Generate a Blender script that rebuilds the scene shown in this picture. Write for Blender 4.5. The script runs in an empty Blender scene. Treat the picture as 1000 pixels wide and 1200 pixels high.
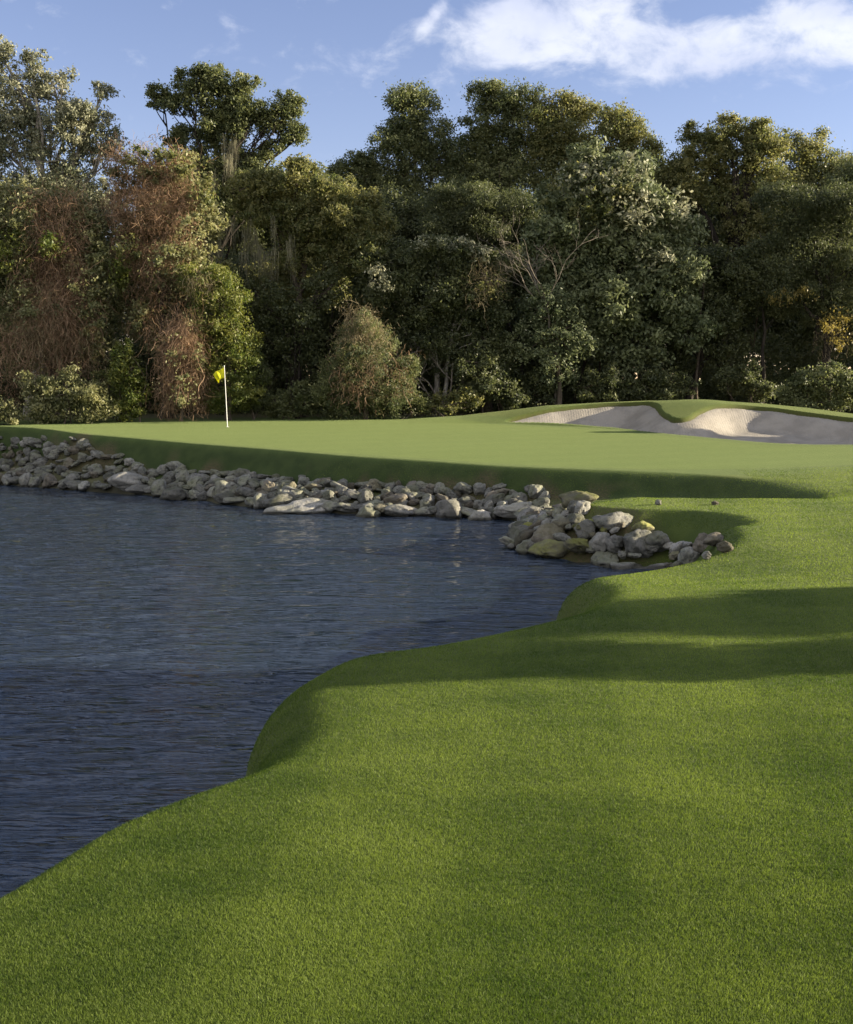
import bpy, math, random
import numpy as np
from mathutils import Vector, noise as mnoise

R = math.radians
rng = np.random.default_rng(11)
random.seed(5)
scene = bpy.context.scene
COL = scene.collection

# ------------------------------------------------------------------ camera
HC, F, PITCH = 3.6, 1400.0, math.atan(160 / 1400.0)
cam_data = bpy.data.cameras.new("camera")
cam = bpy.data.objects.new("camera", cam_data)
COL.objects.link(cam)
cam_data.sensor_fit = 'HORIZONTAL'
cam_data.sensor_width = 36.0
cam_data.lens = 36.0 * F / 1000.0
cam_data.clip_end = 3000
cam_data.clip_start = 0.1
cam.location = (0, 0, HC)
cam.rotation_euler = (math.pi / 2 - PITCH, 0, 0)
scene.camera = cam
CP, SP = math.cos(PITCH), math.sin(PITCH)


def ray(px, py):
    u, v = (px - 500) / F, (600 - py) / F
    return np.array([u, CP + v * SP, -SP + v * CP])


def at_depth(px, py, d):
    r = ray(px, py)
    return np.array([0, 0, HC]) + r * (d / r[1])


def at_z(px, py, z):
    r = ray(px, py)
    return np.array([0, 0, HC]) + r * ((z - HC) / r[2])


# ------------------------------------------------------------------ helpers
def mesh_np(name, verts, quads=None, tris=None, attrs=None, mat=None, smooth=False):
    """mesh from numpy arrays; attrs = dict of per-vertex float arrays"""
    me = bpy.data.meshes.new(name)
    verts = np.asarray(verts, dtype=np.float32)
    me.vertices.add(len(verts))
    me.vertices.foreach_set("co", verts.ravel())
    lv, st = [], []
    n = 0
    if quads is not None and len(quads):
        q = np.asarray(quads, dtype=np.int32)
        lv.append(q.ravel()); st.append(n + 4 * np.arange(len(q))); n += q.size
    if tris is not None and len(tris):
        t = np.asarray(tris, dtype=np.int32)
        lv.append(t.ravel()); st.append(n + 3 * np.arange(len(t))); n += t.size
    lv = np.concatenate(lv); st = np.concatenate(st).astype(np.int32)
    me.loops.add(len(lv)); me.loops.foreach_set("vertex_index", lv)
    me.polygons.add(len(st)); me.polygons.foreach_set("loop_start", st)
    me.polygons.foreach_set("use_smooth", np.full(len(st), smooth, dtype=bool))
    if attrs:
        for k, a in attrs.items():
            at = me.attributes.new(k, 'FLOAT', 'POINT')
            at.data.foreach_set("value", np.asarray(a, dtype=np.float32))
    me.update(calc_edges=True)
    if mat:
        me.materials.append(mat)
    return me


def link(name, me, parent=None, loc=None, **props):
    o = bpy.data.objects.new(name, me)
    COL.objects.link(o)
    if parent:
        o.parent = parent
    if loc is not None:
        o.location = loc
    for k, v in props.items():
        o[k] = v
    return o


def thing(name, label, cat, loc, group=None):
    o = bpy.data.objects.new(name, None)
    COL.objects.link(o)
    o.location = loc
    o.empty_display_size = 0.2
    o["label"] = label
    o["category"] = cat
    if group:
        o["group"] = group
    return o


def catmull(P, n=8, closed=False):
    P = np.asarray(P, float)
    out = []
    N = len(P)
    rg = range(N if closed else N - 1)
    for i in rg:
        p0 = P[(i - 1) % N] if closed or i > 0 else P[i]
        p1, p2 = P[i], P[(i + 1) % N]
        p3 = P[(i + 2) % N] if closed or i + 2 < N else P[(i + 1) % N]
        for t in np.arange(n) / n:
            out.append(.5 * (2 * p1 + (p2 - p0) * t + (2 * p0 - 5 * p1 + 4 * p2 - p3) * t * t + (3 * p1 - p0 - 3 * p2 + p3) * t ** 3))
    if not closed:
        out.append(P[-1])
    return np.array(out)


def sdist(X, Y, P):
    """signed distance to closed polygon, positive inside"""
    P = np.asarray(P, float)
    best = np.full(X.shape, 1e18)
    ins = np.zeros(X.shape, bool)
    for i in range(len(P)):
        ax, ay = P[i]; bx, by = P[(i + 1) % len(P)]
        dx, dy = bx - ax, by - ay
        L = dx * dx + dy * dy + 1e-12
        t = np.clip(((X - ax) * dx + (Y - ay) * dy) / L, 0, 1)
        best = np.minimum(best, (X - ax - t * dx) ** 2 + (Y - ay - t * dy) ** 2)
        if ay != by:
            c = ((ay > Y) != (by > Y)) & (X < dx * (Y - ay) / (dy) + ax)
            ins ^= c
    d = np.sqrt(best)
    return np.where(ins, d, -d)


def sstep(a, b, x):
    t = np.clip((x - a) / (b - a), 0, 1)
    return t * t * (3 - 2 * t)


def wav(X, Y, s, seed=0):
    """cheap smooth noise -1..1, wavelength about s metres"""
    r = np.random.default_rng(seed)
    o = np.zeros(np.shape(X))
    for k in range(7):
        a = r.uniform(0, 2 * math.pi); w = 2 * math.pi / (s * r.uniform(.6, 1.7))
        o = o + np.sin((X * math.cos(a) + Y * math.sin(a)) * w + r.uniform(0, 7)) / 3.2
    return o


# ------------------------------------------------------------------ materials
def new_mat(name):
    m = bpy.data.materials.new(name)
    m.use_nodes = True
    nt = m.node_tree
    nt.nodes.clear()
    return m, nt


class N:
    """tiny node builder"""
    def __init__(s, nt): s.nt = nt
    def n(s, t, **kw):
        x = s.nt.nodes.new(t)
        for k, v in kw.items(): setattr(x, k, v)
        return x
    def put(s, sock, v):
        if isinstance(v, bpy.types.NodeSocket): s.nt.links.new(v, sock)
        elif v is not None:
            if isinstance(v, tuple) and len(v) == 3 and sock.type == 'RGBA': v = v + (1,)
            sock.default_value = v
    def math(s, op, a, b=None, c=None, clamp=False):
        x = s.n('ShaderNodeMath', operation=op, use_clamp=clamp)
        for i, v in enumerate((a, b, c)):
            if v is not None: s.put(x.inputs[i], v)
        return x.outputs[0]
    def mix(s, f, a, b, blend='MIX'):
        x = s.n('ShaderNodeMix', data_type='RGBA', blend_type=blend)
        s.put(x.inputs[0], f); s.put(x.inputs[6], a); s.put(x.inputs[7], b)
        return x.outputs[2]
    def noise(s, vec, scale, detail=4, rough=.55, dist=0.0):
        x = s.n('ShaderNodeTexNoise')
        if vec is not None: s.put(x.inputs['Vector'], vec)
        x.inputs['Scale'].default_value = scale; x.inputs['Detail'].default_value = detail
        x.inputs['Roughness'].default_value = rough; x.inputs['Distortion'].default_value = dist
        return x.outputs[0]
    def ramp(s, f, lo, hi):
        x = s.n('ShaderNodeMapRange', interpolation_type='SMOOTHSTEP')
        s.put(x.inputs[0], f); x.inputs[1].default_value = lo; x.inputs[2].default_value = hi
        return x.outputs[0]
    def attr(s, name):
        x = s.n('ShaderNodeAttribute'); x.attribute_name = name
        return x.outputs['Fac']
    def mapping(s, vec, scale=(1, 1, 1), rot=(0, 0, 0)):
        x = s.n('ShaderNodeMapping'); s.put(x.inputs[0], vec)
        x.inputs['Scale'].default_value = scale; x.inputs['Rotation'].default_value = rot
        return x.outputs[0]
    def bump(s, h, strength, dist=.05, normal=None):
        x = s.n('ShaderNodeBump'); s.put(x.inputs['Height'], h)
        x.inputs['Strength'].default_value = strength; x.inputs['Distance'].default_value = dist
        if normal is not None: s.put(x.inputs['Normal'], normal)
        return x.outputs[0]
    def bsdf(s, color, rough=.8, spec=.3, normal=None):
        x = s.n('ShaderNodeBsdfPrincipled')
        s.put(x.inputs['Base Color'], color); s.put(x.inputs['Roughness'], rough)
        x.inputs['Specular IOR Level'].default_value = spec
        if normal is not None: s.put(x.inputs['Normal'], normal)
        return x
    def out(s, sh):
        o = s.n('ShaderNodeOutputMaterial'); s.nt.links.new(sh, o.inputs[0])


def leaf_mat(name, c0, c1, transl=.3, rough=.5, spec=.35):
    m, nt = new_mat(name); b = N(nt)
    c = b.mix(b.attr('tint'), c0, c1)
    p = b.bsdf(c, rough, spec)
    t = b.n('ShaderNodeBsdfTranslucent')
    hs = b.n('ShaderNodeHueSaturation'); hs.inputs['Saturation'].default_value = 1.15; hs.inputs['Value'].default_value = 1.25
    b.put(hs.inputs['Color'], c); b.put(t.inputs[0], hs.outputs[0])
    mx = b.n('ShaderNodeMixShader'); mx.inputs[0].default_value = transl
    nt.links.new(p.outputs[0], mx.inputs[1]); nt.links.new(t.outputs[0], mx.inputs[2])
    b.out(mx.outputs[0])
    return m


def bark_mat(name, c0, c1, scale=3.0):
    m, nt = new_mat(name); b = N(nt)
    g = b.n('ShaderNodeNewGeometry').outputs['Position']
    v = b.mapping(g, (1, 1, .25))
    n1 = b.noise(v, scale * 3, 6, .65)
    c = b.mix(b.ramp(n1, .35, .65), c0, c1)
    p = b.bsdf(c, .9, .15, b.bump(n1, .7, .04))
    b.out(p.outputs[0])
    return m
# ------------------------------------------------------------------ plan of the place (metres, water level z = 0)
WATER = np.array([(-2.82, 6.7), (-2.5, 7.6), (-2.05, 8.25), (-1.66, 8.75), (-1.5, 9.4), (-1.6, 10.2), (-1.58, 11.0), (-1.4, 11.6),
                  (-1.15, 12.15), (-.75, 12.5), (-.2, 12.8), (.4, 13.25), (1.15, 13.95), (1.7, 14.75), (1.92, 15.7), (1.84, 16.4), (1.88, 16.95),
                  (2.15, 17.45), (2.75, 17.95), (3.4, 18.4), (4.1, 18.95), (4.65, 19.9), (4.85, 21.0), (4.75, 21.9), (4.4, 22.35), (3.84, 22.5), (3.27, 22.85), (2.5, 23.4), (1.9, 24.6), (1.95, 26.2),
                  (2.35, 28.2), (2.2, 29.7), (1.2, 30.2), (0, 30.5), (-2.2, 31.1), (-4.65, 32.5), (-7.5, 35.2), (-10.7, 37.3), (-14, 39.4),
                  (-19.5, 42), (-30, 44), (-46, 45), (-80, 45), (-80, -30), (-9, -10), (-5.8, 0), (-3.9, 4.3), (-3.2, 5.8)])
WATER = catmull(WATER, 6, True)


def px_plan(pts):
    return [(float(at_depth(px, 440, d)[0]), d) for px, d in pts]


CREST = px_plan([(-300, 46.5), (0, 43.8), (100, 40.6), (200, 38.3), (300, 36.2), (400, 34.2), (500, 32.9), (600, 31.7), (700, 30.9), (800, 30.2), (860, 29.6)])
CREST = list(catmull(CREST, 5)) + [(8.9, 28.6), (11, 27), (14, 25), (40, 24), (140, 24), (140, 300), (-140, 300), (-140, 50), (-40, 48.5)]
BUNKER = [(3.0, 45.6), (4.4, 44.8), (6.2, 43.6), (7.7, 41.9), (8.8, 40.5), (9.8, 39.0), (10.7, 37.9), (11.9, 37.3), (13.4, 37.3), (15.0, 38.3),
          (16.4, 40.4), (16.4, 42.2), (15, 43.4), (13.8, 44.3), (12.9, 44.9), (11.8, 45.1), (10.8, 44.7), (10.0, 43.9), (9.4, 43.0), (8.9, 43.0),
          (8.7, 44.2), (8.75, 45.9), (8.5, 46.9), (7.4, 47.2), (6.0, 47.0), (4.6, 46.5)]
BUNKER = catmull(BUNKER, 5, True)
LAWNPOINT_FAR = [(2.6, 23.2), (3.3, 25.0), (4.3, 25.7), (5.5, 25.75), (7, 25.5), (8.6, 25.3), (9.4, 26.5), (10.5, 40), (140, 60), (140, -60), (-10, -60), (-10, 22), (2.4, 22)]


def mound(X, Y):
    """the low grassy mound that carries the bunker"""
    h = np.interp(X, [-1, 1.4, 3.2, 4.8, 7, 9, 11, 13, 14.7, 17, 20, 30], [0, .12, .33, .55, .68, .75, .74, .66, .5, .22, .1, 0])
    yc = np.interp(X, [0, 9, 14, 18], [47.3, 47.6, 46.2, 44.5])
    yf = np.interp(X, [0, 3, 6.2, 8.8, 10.7, 13, 17], [45.2, 45.2, 43.4, 40.6, 38.2, 37.6, 38.0])
    t = np.clip((Y - yf) / (yc - yf), 0, 1)
    front = t * (1.55 - .55 * t)
    front = np.where(t >= 1, 1, front)
    return h * front * (1 - sstep(.3, 6, Y - yc))


def ground_parts(X, Y):
    near = 1 - sstep(8.0, 9.3, Y)
    sd = -sdist(X, Y, WATER) - .24 * near
    lawn = .76 + .008 * np.clip(Y - 8, 0, 20) + .012 * np.clip(X, -5, 20) + .014 * wav(X, Y, 6, 3) + .012 * wav(X, Y, 2.2, 4) - .16 * np.exp(-((X - 3.4) / 2.2) ** 2 - ((Y - 17.6) / 2.0) ** 2)
    point = sstep(-1.3, .25, sdist(X, Y, LAWNPOINT_FAR))
    far = np.where(sd < 3, .30 + .1 * np.clip(sd, 0, 3), .6) + .03 * wav(X, Y, 1.4, 8)
    low = far + (lawn - far) * point
    G = 1.18 + .044 * (np.clip(Y, 24, 46.5) - 31) + .012 * wav(X, Y, 9, 5)
    sg = sdist(X, Y, CREST)
    bw = 1.0 + 3.8 * sstep(7.2, 10, X)
    t = np.clip((sg + bw) / bw, 0, 1)
    prof = .45 * t * t * (3 - 2 * t) + .55 * t
    land = low + (np.maximum(G, low) - low) * prof
    land = land + mound(X, Y) + .16 * np.exp(-((X - 10.3) / 1.6) ** 2 - ((Y - 45.6) / 1.6) ** 2) + .45 * np.exp(-((X - 17.6) / 1.6) ** 2 - ((Y - 41) / 3) ** 2)
    w = .8 - .36 * near + .5 * sstep(22, 25, Y) * (1 - sstep(6, 9, X))
    tt = np.clip(sd / w, 0, 1)
    rk = sstep(21.0, 22.0, Y) * (1 - sstep(5.2, 6.5, X)) * (1 - sstep(27.5, 29, Y))
    t2 = np.clip(sd / 1.45, 0, 1)
    z = land * (np.sqrt(np.clip(1 - (1 - tt) ** 2, 0, 1)) * (1 - rk) + rk * t2 * (1.35 - .35 * t2))
    z = np.where(sd < 0, np.maximum(sd * .8, -1.2), z)
    return z, sd, sg, point


def ground_z(X, Y):
    X = np.atleast_1d(np.asarray(X, float)); Y = np.atleast_1d(np.asarray(Y, float))
    return ground_parts(X, Y)[0]


def gz(x, y):
    return float(ground_z(x, y)[0])


def on_ground(px, py, lo=6, hi=70):
    ds = np.arange(lo, hi, .05)
    r = ray(px, py)
    X = r[0] / r[1] * ds; Z = HC + r[2] / r[1] * ds
    g = np.maximum(ground_z(X, ds), 0)
    k = np.argmax(Z <= g)
    return X[k], ds[k], g[k]


# ------------------------------------------------------------------ ground sheet
def axis(segs):
    out = []
    for a, b, s in segs:
        out += list(np.arange(a, b, s))
    return np.array(out + [segs[-1][1]])


xs = axis([(-900, -100, 80), (-100, -24, 4), (-24, -16, .3), (-16, -4, .12), (-4, 5, .07), (5, 17, .1), (17, 30, .4), (30, 100, 5), (100, 900, 80)])
ys = axis([(-100, 0, 6), (0, 5, .3), (5, 30, .08), (30, 48, .1), (48, 60, .3), (60, 120, 4), (120, 1000, 60)])
GX, GY = np.meshgrid(xs, ys)
Z, SD, SG, POINT = ground_parts(GX, GY)
bsd = sdist(GX, GY, BUNKER)


def grid_at(A, X, Y):
    X = np.atleast_1d(np.asarray(X, float)); Y = np.atleast_1d(np.asarray(Y, float))
    i = np.clip(np.searchsorted(xs, X) - 1, 0, len(xs) - 2); j = np.clip(np.searchsorted(ys, Y) - 1, 0, len(ys) - 2)
    tx = (X - xs[i]) / (xs[i + 1] - xs[i]); ty = (Y - ys[j]) / (ys[j + 1] - ys[j])
    return (A[j, i] * (1 - tx) + A[j, i + 1] * tx) * (1 - ty) + (A[j + 1, i] * (1 - tx) + A[j + 1, i + 1] * tx) * ty


def ground_z(X, Y):
    return grid_at(Z, X, Y)


NEARB = (np.abs(GX - 9) < 12) & (np.abs(GY - 42) < 8)
Z = np.where(NEARB, Z - 1.1 * sstep(0.0, .3, bsd), Z)
FLOOR = sstep(-.5, .6, GY - np.interp(GX, [-40, -20, -14, -8, -2, 1, 5, 9, 13, 16, 20], [44, 46, 48, 50.3, 51.5, 50.5, 49.8, 50.2, 49.0, 47.2, 46.5]) + .25 * wav(GX, GY, 1.5, 2))
PUTT = [(x, y) for x, y in CREST[:47]]
GREEN_POLY = px_plan([(30, 44.6), (100, 41.1), (200, 38.8), (300, 36.7), (400, 34.7), (500, 33.4), (600, 32.2), (700, 31.3), (800, 30.9), (950, 31.4), (1080, 33)]) + \
    [(14.5, 36.2), (13, 36.6), (11.5, 36.6), (10.2, 37.2), (9.2, 38.7), (8, 40.3), (6.8, 41.6), (5.2, 43.2), (3, 44.6), (1.5, 46), (-.5, 48), (-4, 49.3), (-8, 48.8), (-12, 46.6)]
GREEN_POLY = catmull(GREEN_POLY, 4, True)
gsd = sdist(GX, GY, GREEN_POLY)
GREENM = sstep(-.12, .12, gsd)
COLLAR = sstep(-1.3, -.9, gsd) * (1 - GREENM)
MUD = sstep(0.2, .7, wav(GX, GY, 1.1, 21) + .6 * wav(GX, GY, 3, 22)) * sstep(-2.6, -2.0, SG) * (1 - sstep(-.9, -.3, SG)) * (GX < 5.5) * (GX > -3.5)
ROCKZ = sstep(22.2, 22.8, GY) * (1 - sstep(-.35, .25, SD + .35 * wav(GX, GY, 1.3, 33) - 1.35 - .9 * (1 - sstep(-12, -8.5, GX)))) * (1 - sstep(4.0, 4.8, GX))
MUD = np.maximum(np.maximum(MUD, ROCKZ), sstep(.02, .1, bsd))
BANK_SHADE = sstep(-2.2, -1.2, SG) * (1 - sstep(-.25, -.05, SG)) * (1 - sstep(8.5, 10, GX))  # shade on the bank below the crest, painted into the turf colour
WETM = (1 - sstep(.1, .5, SD + .08 * wav(GX, GY, .5, 31))) * sstep(24, 26, GY)

# lawn / putting green / forest floor share one material driven by per-vertex masks
m_ground, nt = new_mat("turf"); b = N(nt)
pos = b.n('ShaderNodeNewGeometry').outputs['Position']
n_big = b.noise(pos, .35, 3)
n_mid = b.noise(pos, 2.2, 4)
n_fin = b.noise(b.mapping(pos, (1, 1, 1)), 22, 3, .7)
n_bl = b.noise(pos, 90, 2, .7)
lawn_c = b.mix(b.ramp(n_mid, .35, .65), (0.040, 0.058, 0.010), (0.055, 0.074, 0.013))
lawn_c = b.mix(b.ramp(n_big, .35, .65), lawn_c, (0.061, 0.074, 0.014))
lawn_c = b.mix(b.math('MULTIPLY', b.ramp(n_bl, .45, .7), .5), lawn_c, (0.028, 0.047, 0.010))
green_c = b.mix(b.ramp(n_mid, .3, .7), (0.063, 0.090, 0.016), (0.071, 0.101, 0.019))
stripe = b.n('ShaderNodeTexWave'); stripe.inputs['Scale'].default_value = .22; stripe.inputs['Distortion'].default_value = .6
b.put(stripe.inputs['Vector'], b.mapping(pos, (1, 1, 0), (0, 0, R(74))))
green_c = b.mix(b.math('MULTIPLY', stripe.outputs[1], .55), green_c, (0.056, 0.085, 0.014))
green_c = b.mix(b.math('MULTIPLY', b.ramp(n_fin, .4, .7), .4), green_c, (0.050, 0.076, 0.011))
c = b.mix(b.attr('green'), lawn_c, green_c)
collar_c = b.mix(b.ramp(n_mid, .35, .65), (0.040, 0.064, 0.014), (0.054, 0.080, 0.019))
c = b.mix(b.math('MULTIPLY', b.attr('collar'), .8), c, collar_c)
c = b.mix(b.math('MULTIPLY', b.attr('rough'), .85), c, b.mix(b.ramp(n_mid, .35, .65), (.022, .036, .010), (.034, .050, .014)))  # attribute 'rough': turf darkened to stand for shade on the bank
mud_c = b.mix(b.ramp(n_fin, .35, .65), (.05, .04, .022), (.085, .066, .036))
c = b.mix(b.math('MULTIPLY', b.attr('mud'), b.ramp(n_fin, .3, .55)), c, mud_c)
n_lit = b.noise(pos, 9, 6, .7)
lit_c = b.mix(b.ramp(n_lit, .35, .68), (.035, .026, .016), (.1, .07, .04))
c = b.mix(b.attr('floor'), c, lit_c)
c = b.mix(b.attr('wet'), c, (.05, .045, .03))
hgt = b.math('ADD', b.math('MULTIPLY', n_fin, .5), b.math('MULTIPLY', n_bl, .5))
bst = b.bump(hgt, .35, .05)
p = b.bsdf(c, .85, .12, bst)
p.inputs['Sheen Weight'].default_value = .12
p.inputs['Sheen Roughness'].default_value = .5
b.put(p.inputs['Sheen Tint'], (.7, .85, .4))
b.out(p.outputs[0])

nx, ny = len(xs), len(ys)
V = np.stack([GX, GY, Z], -1).reshape(-1, 3)
idx = np.arange(nx * ny).reshape(ny, nx)
Q = np.stack([idx[:-1, :-1], idx[:-1, 1:], idx[1:, 1:], idx[1:, :-1]], -1).reshape(-1, 4)


def cellmean(A):
    return ((A[:-1, :-1] + A[:-1, 1:] + A[1:, 1:] + A[1:, :-1]) / 4).ravel()


cm_floor, cm_green = cellmean(FLOOR), cellmean(GREENM)
zone = np.where(cm_floor > .5, 2, np.where(cm_green > .5, 1, 0))
for k, nm in enumerate(("lawn", "putting_green", "forest_floor")):
    q = Q[zone == k]
    used = np.unique(q)
    remap = np.zeros(len(V), np.int64); remap[used] = np.arange(len(used))
    at = {"green": GREENM.ravel()[used], "collar": COLLAR.ravel()[used], "mud": MUD.ravel()[used], "floor": FLOOR.ravel()[used], "wet": WETM.ravel()[used], "rough": BANK_SHADE.ravel()[used]}
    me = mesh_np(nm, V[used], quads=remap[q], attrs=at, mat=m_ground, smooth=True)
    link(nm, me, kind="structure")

# ------------------------------------------------------------------ sand in the bunker
bx = np.arange(2.6, 17, .09); by = np.arange(36.8, 47.8, .09)
BX, BY = np.meshgrid(bx, by)
bs = sdist(BX, BY, BUNKER)
SZ = ground_parts(BX, BY)[0] - .14 - .62 * sstep(0, 1.5, bs) + .012 * wav(BX, BY, .9, 41) + .006 * wav(BX, BY, .3, 42)
bi = np.arange(BX.size).reshape(BX.shape)
BQ = np.stack([bi[:-1, :-1], bi[:-1, 1:], bi[1:, 1:], bi[1:, :-1]], -1).reshape(-1, 4)
keep = cellmean(bs) > -.12
BQ = BQ[keep]; used = np.unique(BQ); remap = np.zeros(BX.size, np.int64); remap[used] = np.arange(len(used))
m_sand, nt = new_mat("bunker_sand"); b = N(nt)
pos = b.n('ShaderNodeNewGeometry').outputs['Position']
n1 = b.noise(pos, 14, 5, .7); n2 = b.noise(pos, 1.3, 3)
rk = b.n('ShaderNodeTexWave'); rk.inputs['Scale'].default_value = 3.2; rk.inputs['Distortion'].default_value = 3
b.put(rk.inputs['Vector'], b.mapping(pos, (1, .3, 0)))
sc_ = b.mix(b.ramp(n2, .35, .65), (0.243, 0.224, 0.192), (0.310, 0.287, 0.247))
sc_ = b.mix(b.math('MULTIPLY', b.ramp(n1, .5, .75), .35), sc_, (.27,.24,.19))
p = b.bsdf(sc_, .95, .1, b.bump(b.math('ADD', n1, b.math('MULTIPLY', rk.outputs[1], .12)), .6, .06))
b.out(p.outputs[0])
link("sand_bunker", mesh_np("sand_bunker", np.stack([BX, BY, SZ], -1).reshape(-1, 3)[used], quads=remap[BQ], mat=m_sand, smooth=True), kind="structure")

# ------------------------------------------------------------------ water
wx = axis([(-400, -60, 60), (-60, -20, 5), (-20, 5, .07), (5, 8, 1)])
wy = axis([(-60, 4, 8), (4, 20, .035), (20, 46, .065), (46, 60, 4)])
WX, WY = np.meshgrid(wx, wy)
WZ = np.zeros(WX.shape)
r = np.random.default_rng(77)
for k in range(34):
    lam = .34 * (4.0 ** r.uniform(0, 1))            # 0.16 .. 1.4 m
    a = R(97) + r.normal(0, .34)                       # crests run mostly across the view
    w = 2 * math.pi / lam
    ph = (WX * math.cos(a) + WY * math.sin(a)) * w + r.uniform(0, 7) + .8 * wav(WX, WY, lam * 7, 100 + k)
    amp = .0019 * (lam / .5) ** .8
    WZ += amp * (np.sin(ph) + .22 * np.sin(2 * ph + .6))
gust = .85 + .15 * wav(WX, WY * .6, 6, 55)
edge = sstep(-21, -17, WX) * (1 - sstep(4.6, 5.2, WX)) * sstep(2, 5, WY) * (1 - sstep(44, 47, WY))
WZ *= gust * edge
m_water, nt = new_mat("pond_water"); b = N(nt)
pos = b.n('ShaderNodeNewGeometry').outputs['Position']
w1 = b.noise(b.mapping(pos, (1.7, 9.5, 1), (0, 0, R(3))), 1.0, 2, .6, .5)
w2 = b.noise(b.mapping(pos, (1.0, 3.6, 1), (0, 0, R(-5))), 1.0, 2, .5, .5)
w3 = b.noise(b.mapping(pos, (7, 24, 1), (0, 0, R(6))), 1.0, 2, .6, .3)
hh = b.math('ADD', b.math('ADD', b.math('MULTIPLY', w1, .066), b.math('MULTIPLY', w2, .085)), b.math('MULTIPLY', w3, .008))
p = b.bsdf((.018, .028, .043), .045, .5, b.bump(hh, 1.0, 1.0))
p.inputs['IOR'].default_value = 1.333; p.inputs['Specular IOR Level'].default_value = 1.0
b.out(p.outputs[0])
wi = np.arange(WX.size).reshape(WX.shape)
WQ = np.stack([wi[:-1, :-1], wi[:-1, 1:], wi[1:, 1:], wi[1:, :-1]], -1).reshape(-1, 4)
link("water", mesh_np("water", np.stack([WX, WY, WZ], -1).reshape(-1, 3), quads=WQ, mat=m_water, smooth=True), kind="structure")
# ------------------------------------------------------------------ vegetation
BARK = bark_mat("bark", (.05, .04, .03), (.13, .105, .08))
BARK_PALE = bark_mat("pale_bark", (.2, .18, .15), (.4, .37, .32))
BARK_GREY = bark_mat("weathered_grey_wood", (.11, .092, .075), (.22, .195, .165))
BARK_DARK = bark_mat("dark_bark", (.02, .017, .014), (.05, .042, .034))
LEAF = {
    'oak': leaf_mat("oak_leaf", (0.080, 0.101, 0.046), (0.198, 0.212, 0.091), .45),
    'olive': leaf_mat("olive_leaf", (0.099, 0.119, 0.046), (0.258, 0.244, 0.099), .5),
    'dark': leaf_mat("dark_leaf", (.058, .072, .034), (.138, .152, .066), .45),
    'silver': leaf_mat("silver_leaf", (0.130, 0.147, 0.083), (0.354, 0.348, 0.236), .3, .55, .3),
    'blue': leaf_mat("grey_green_leaf", (0.079, 0.101, 0.049), (0.211, 0.235, 0.119), .3, .55, .3),
    'bright': leaf_mat("bright_leaf", (0.087, 0.121, 0.030), (0.213, 0.215, 0.062), .45),
    'cream': leaf_mat("yellow_green_leaf", (.115, .130, .055), (.33, .32, .16), .45),
    'gold': leaf_mat("golden_leaf", (.17, .145, .045), (.34, .28, .10), .45),
    'vine': leaf_mat("dry_vine", (.16, .105, .066), (.40, .275, .175), .2, .8, .1),
    'tan': leaf_mat("tan_vine", (.17, .14, .082), (.40, .33, .20), .2, .8, .1),
    'moss': leaf_mat("hanging_moss", (.15, .145, .10), (.38, .36, .25), .35, .9, .05),
}


class Tubes:
    def __init__(s): s.v, s.q, s.n = [], [], 0
    def add(s, P, rad, k=6):
        P = np.asarray(P, float); rad = np.broadcast_to(np.asarray(rad, float), (len(P),))
        T = np.gradient(P, axis=0); T /= np.linalg.norm(T, axis=1, keepdims=True) + 1e-9
        A = np.cross(T, np.array([.31, .17, .93])); A /= np.linalg.norm(A, axis=1, keepdims=True) + 1e-9
        B = np.cross(T, A)
        th = np.arange(k) * 2 * math.pi / k
        ring = P[:, None] + rad[:, None, None] * (np.cos(th)[None, :, None] * A[:, None] + np.sin(th)[None, :, None] * B[:, None])
        i = np.arange(len(P) * k).reshape(len(P), k) + s.n
        j = np.roll(i, -1, 1)
        s.q.append(np.stack([i[:-1], j[:-1], j[1:], i[1:]], -1).reshape(-1, 4))
        s.v.append(ring.reshape(-1, 3)); s.n += len(P) * k
    def mesh(s, name, mat, off=(0, 0, 0)):
        return mesh_np(name, np.concatenate(s.v) - np.asarray(off), quads=np.concatenate(s.q), mat=mat, smooth=True)


def limb(g, A, B, n=7, wob=.07, lift=.0):
    A, B = np.asarray(A, float), np.asarray(B, float)
    L = np.linalg.norm(B - A)
    t = np.linspace(0, 1, n)[:, None]
    P = A + (B - A) * t
    P[:, 2] += lift * L * np.sin(t[:, 0] * math.pi)
    w = np.cumsum(g.normal(0, wob * L / math.sqrt(n), (n, 3)), 0)
    w -= t * w[-1]
    return P + w * np.sin(t * math.pi) ** .5


def leaves(g, C, Nn, ln, wd, tint, droop=0.0):
    """rhombic leaves at centres C facing normals Nn"""
    n = len(C)
    rv = g.normal(0, 1, (n, 3)); rv[:, 2] -= droop
    T = rv - Nn * np.sum(rv * Nn, 1, keepdims=True); T /= np.linalg.norm(T, axis=1, keepdims=True) + 1e-9
    B = np.cross(Nn, T)
    l = (ln * g.uniform(.65, 1.3, n))[:, None] / 2; w = (wd * g.uniform(.7, 1.25, n))[:, None] / 2
    V = np.stack([C - T * l, C + B * w - T * l * .1, C + T * l, C - B * w - T * l * .1], 1).reshape(-1, 3)
    return V, np.arange(4 * n).reshape(n, 4), np.repeat(tint, 4)


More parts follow.
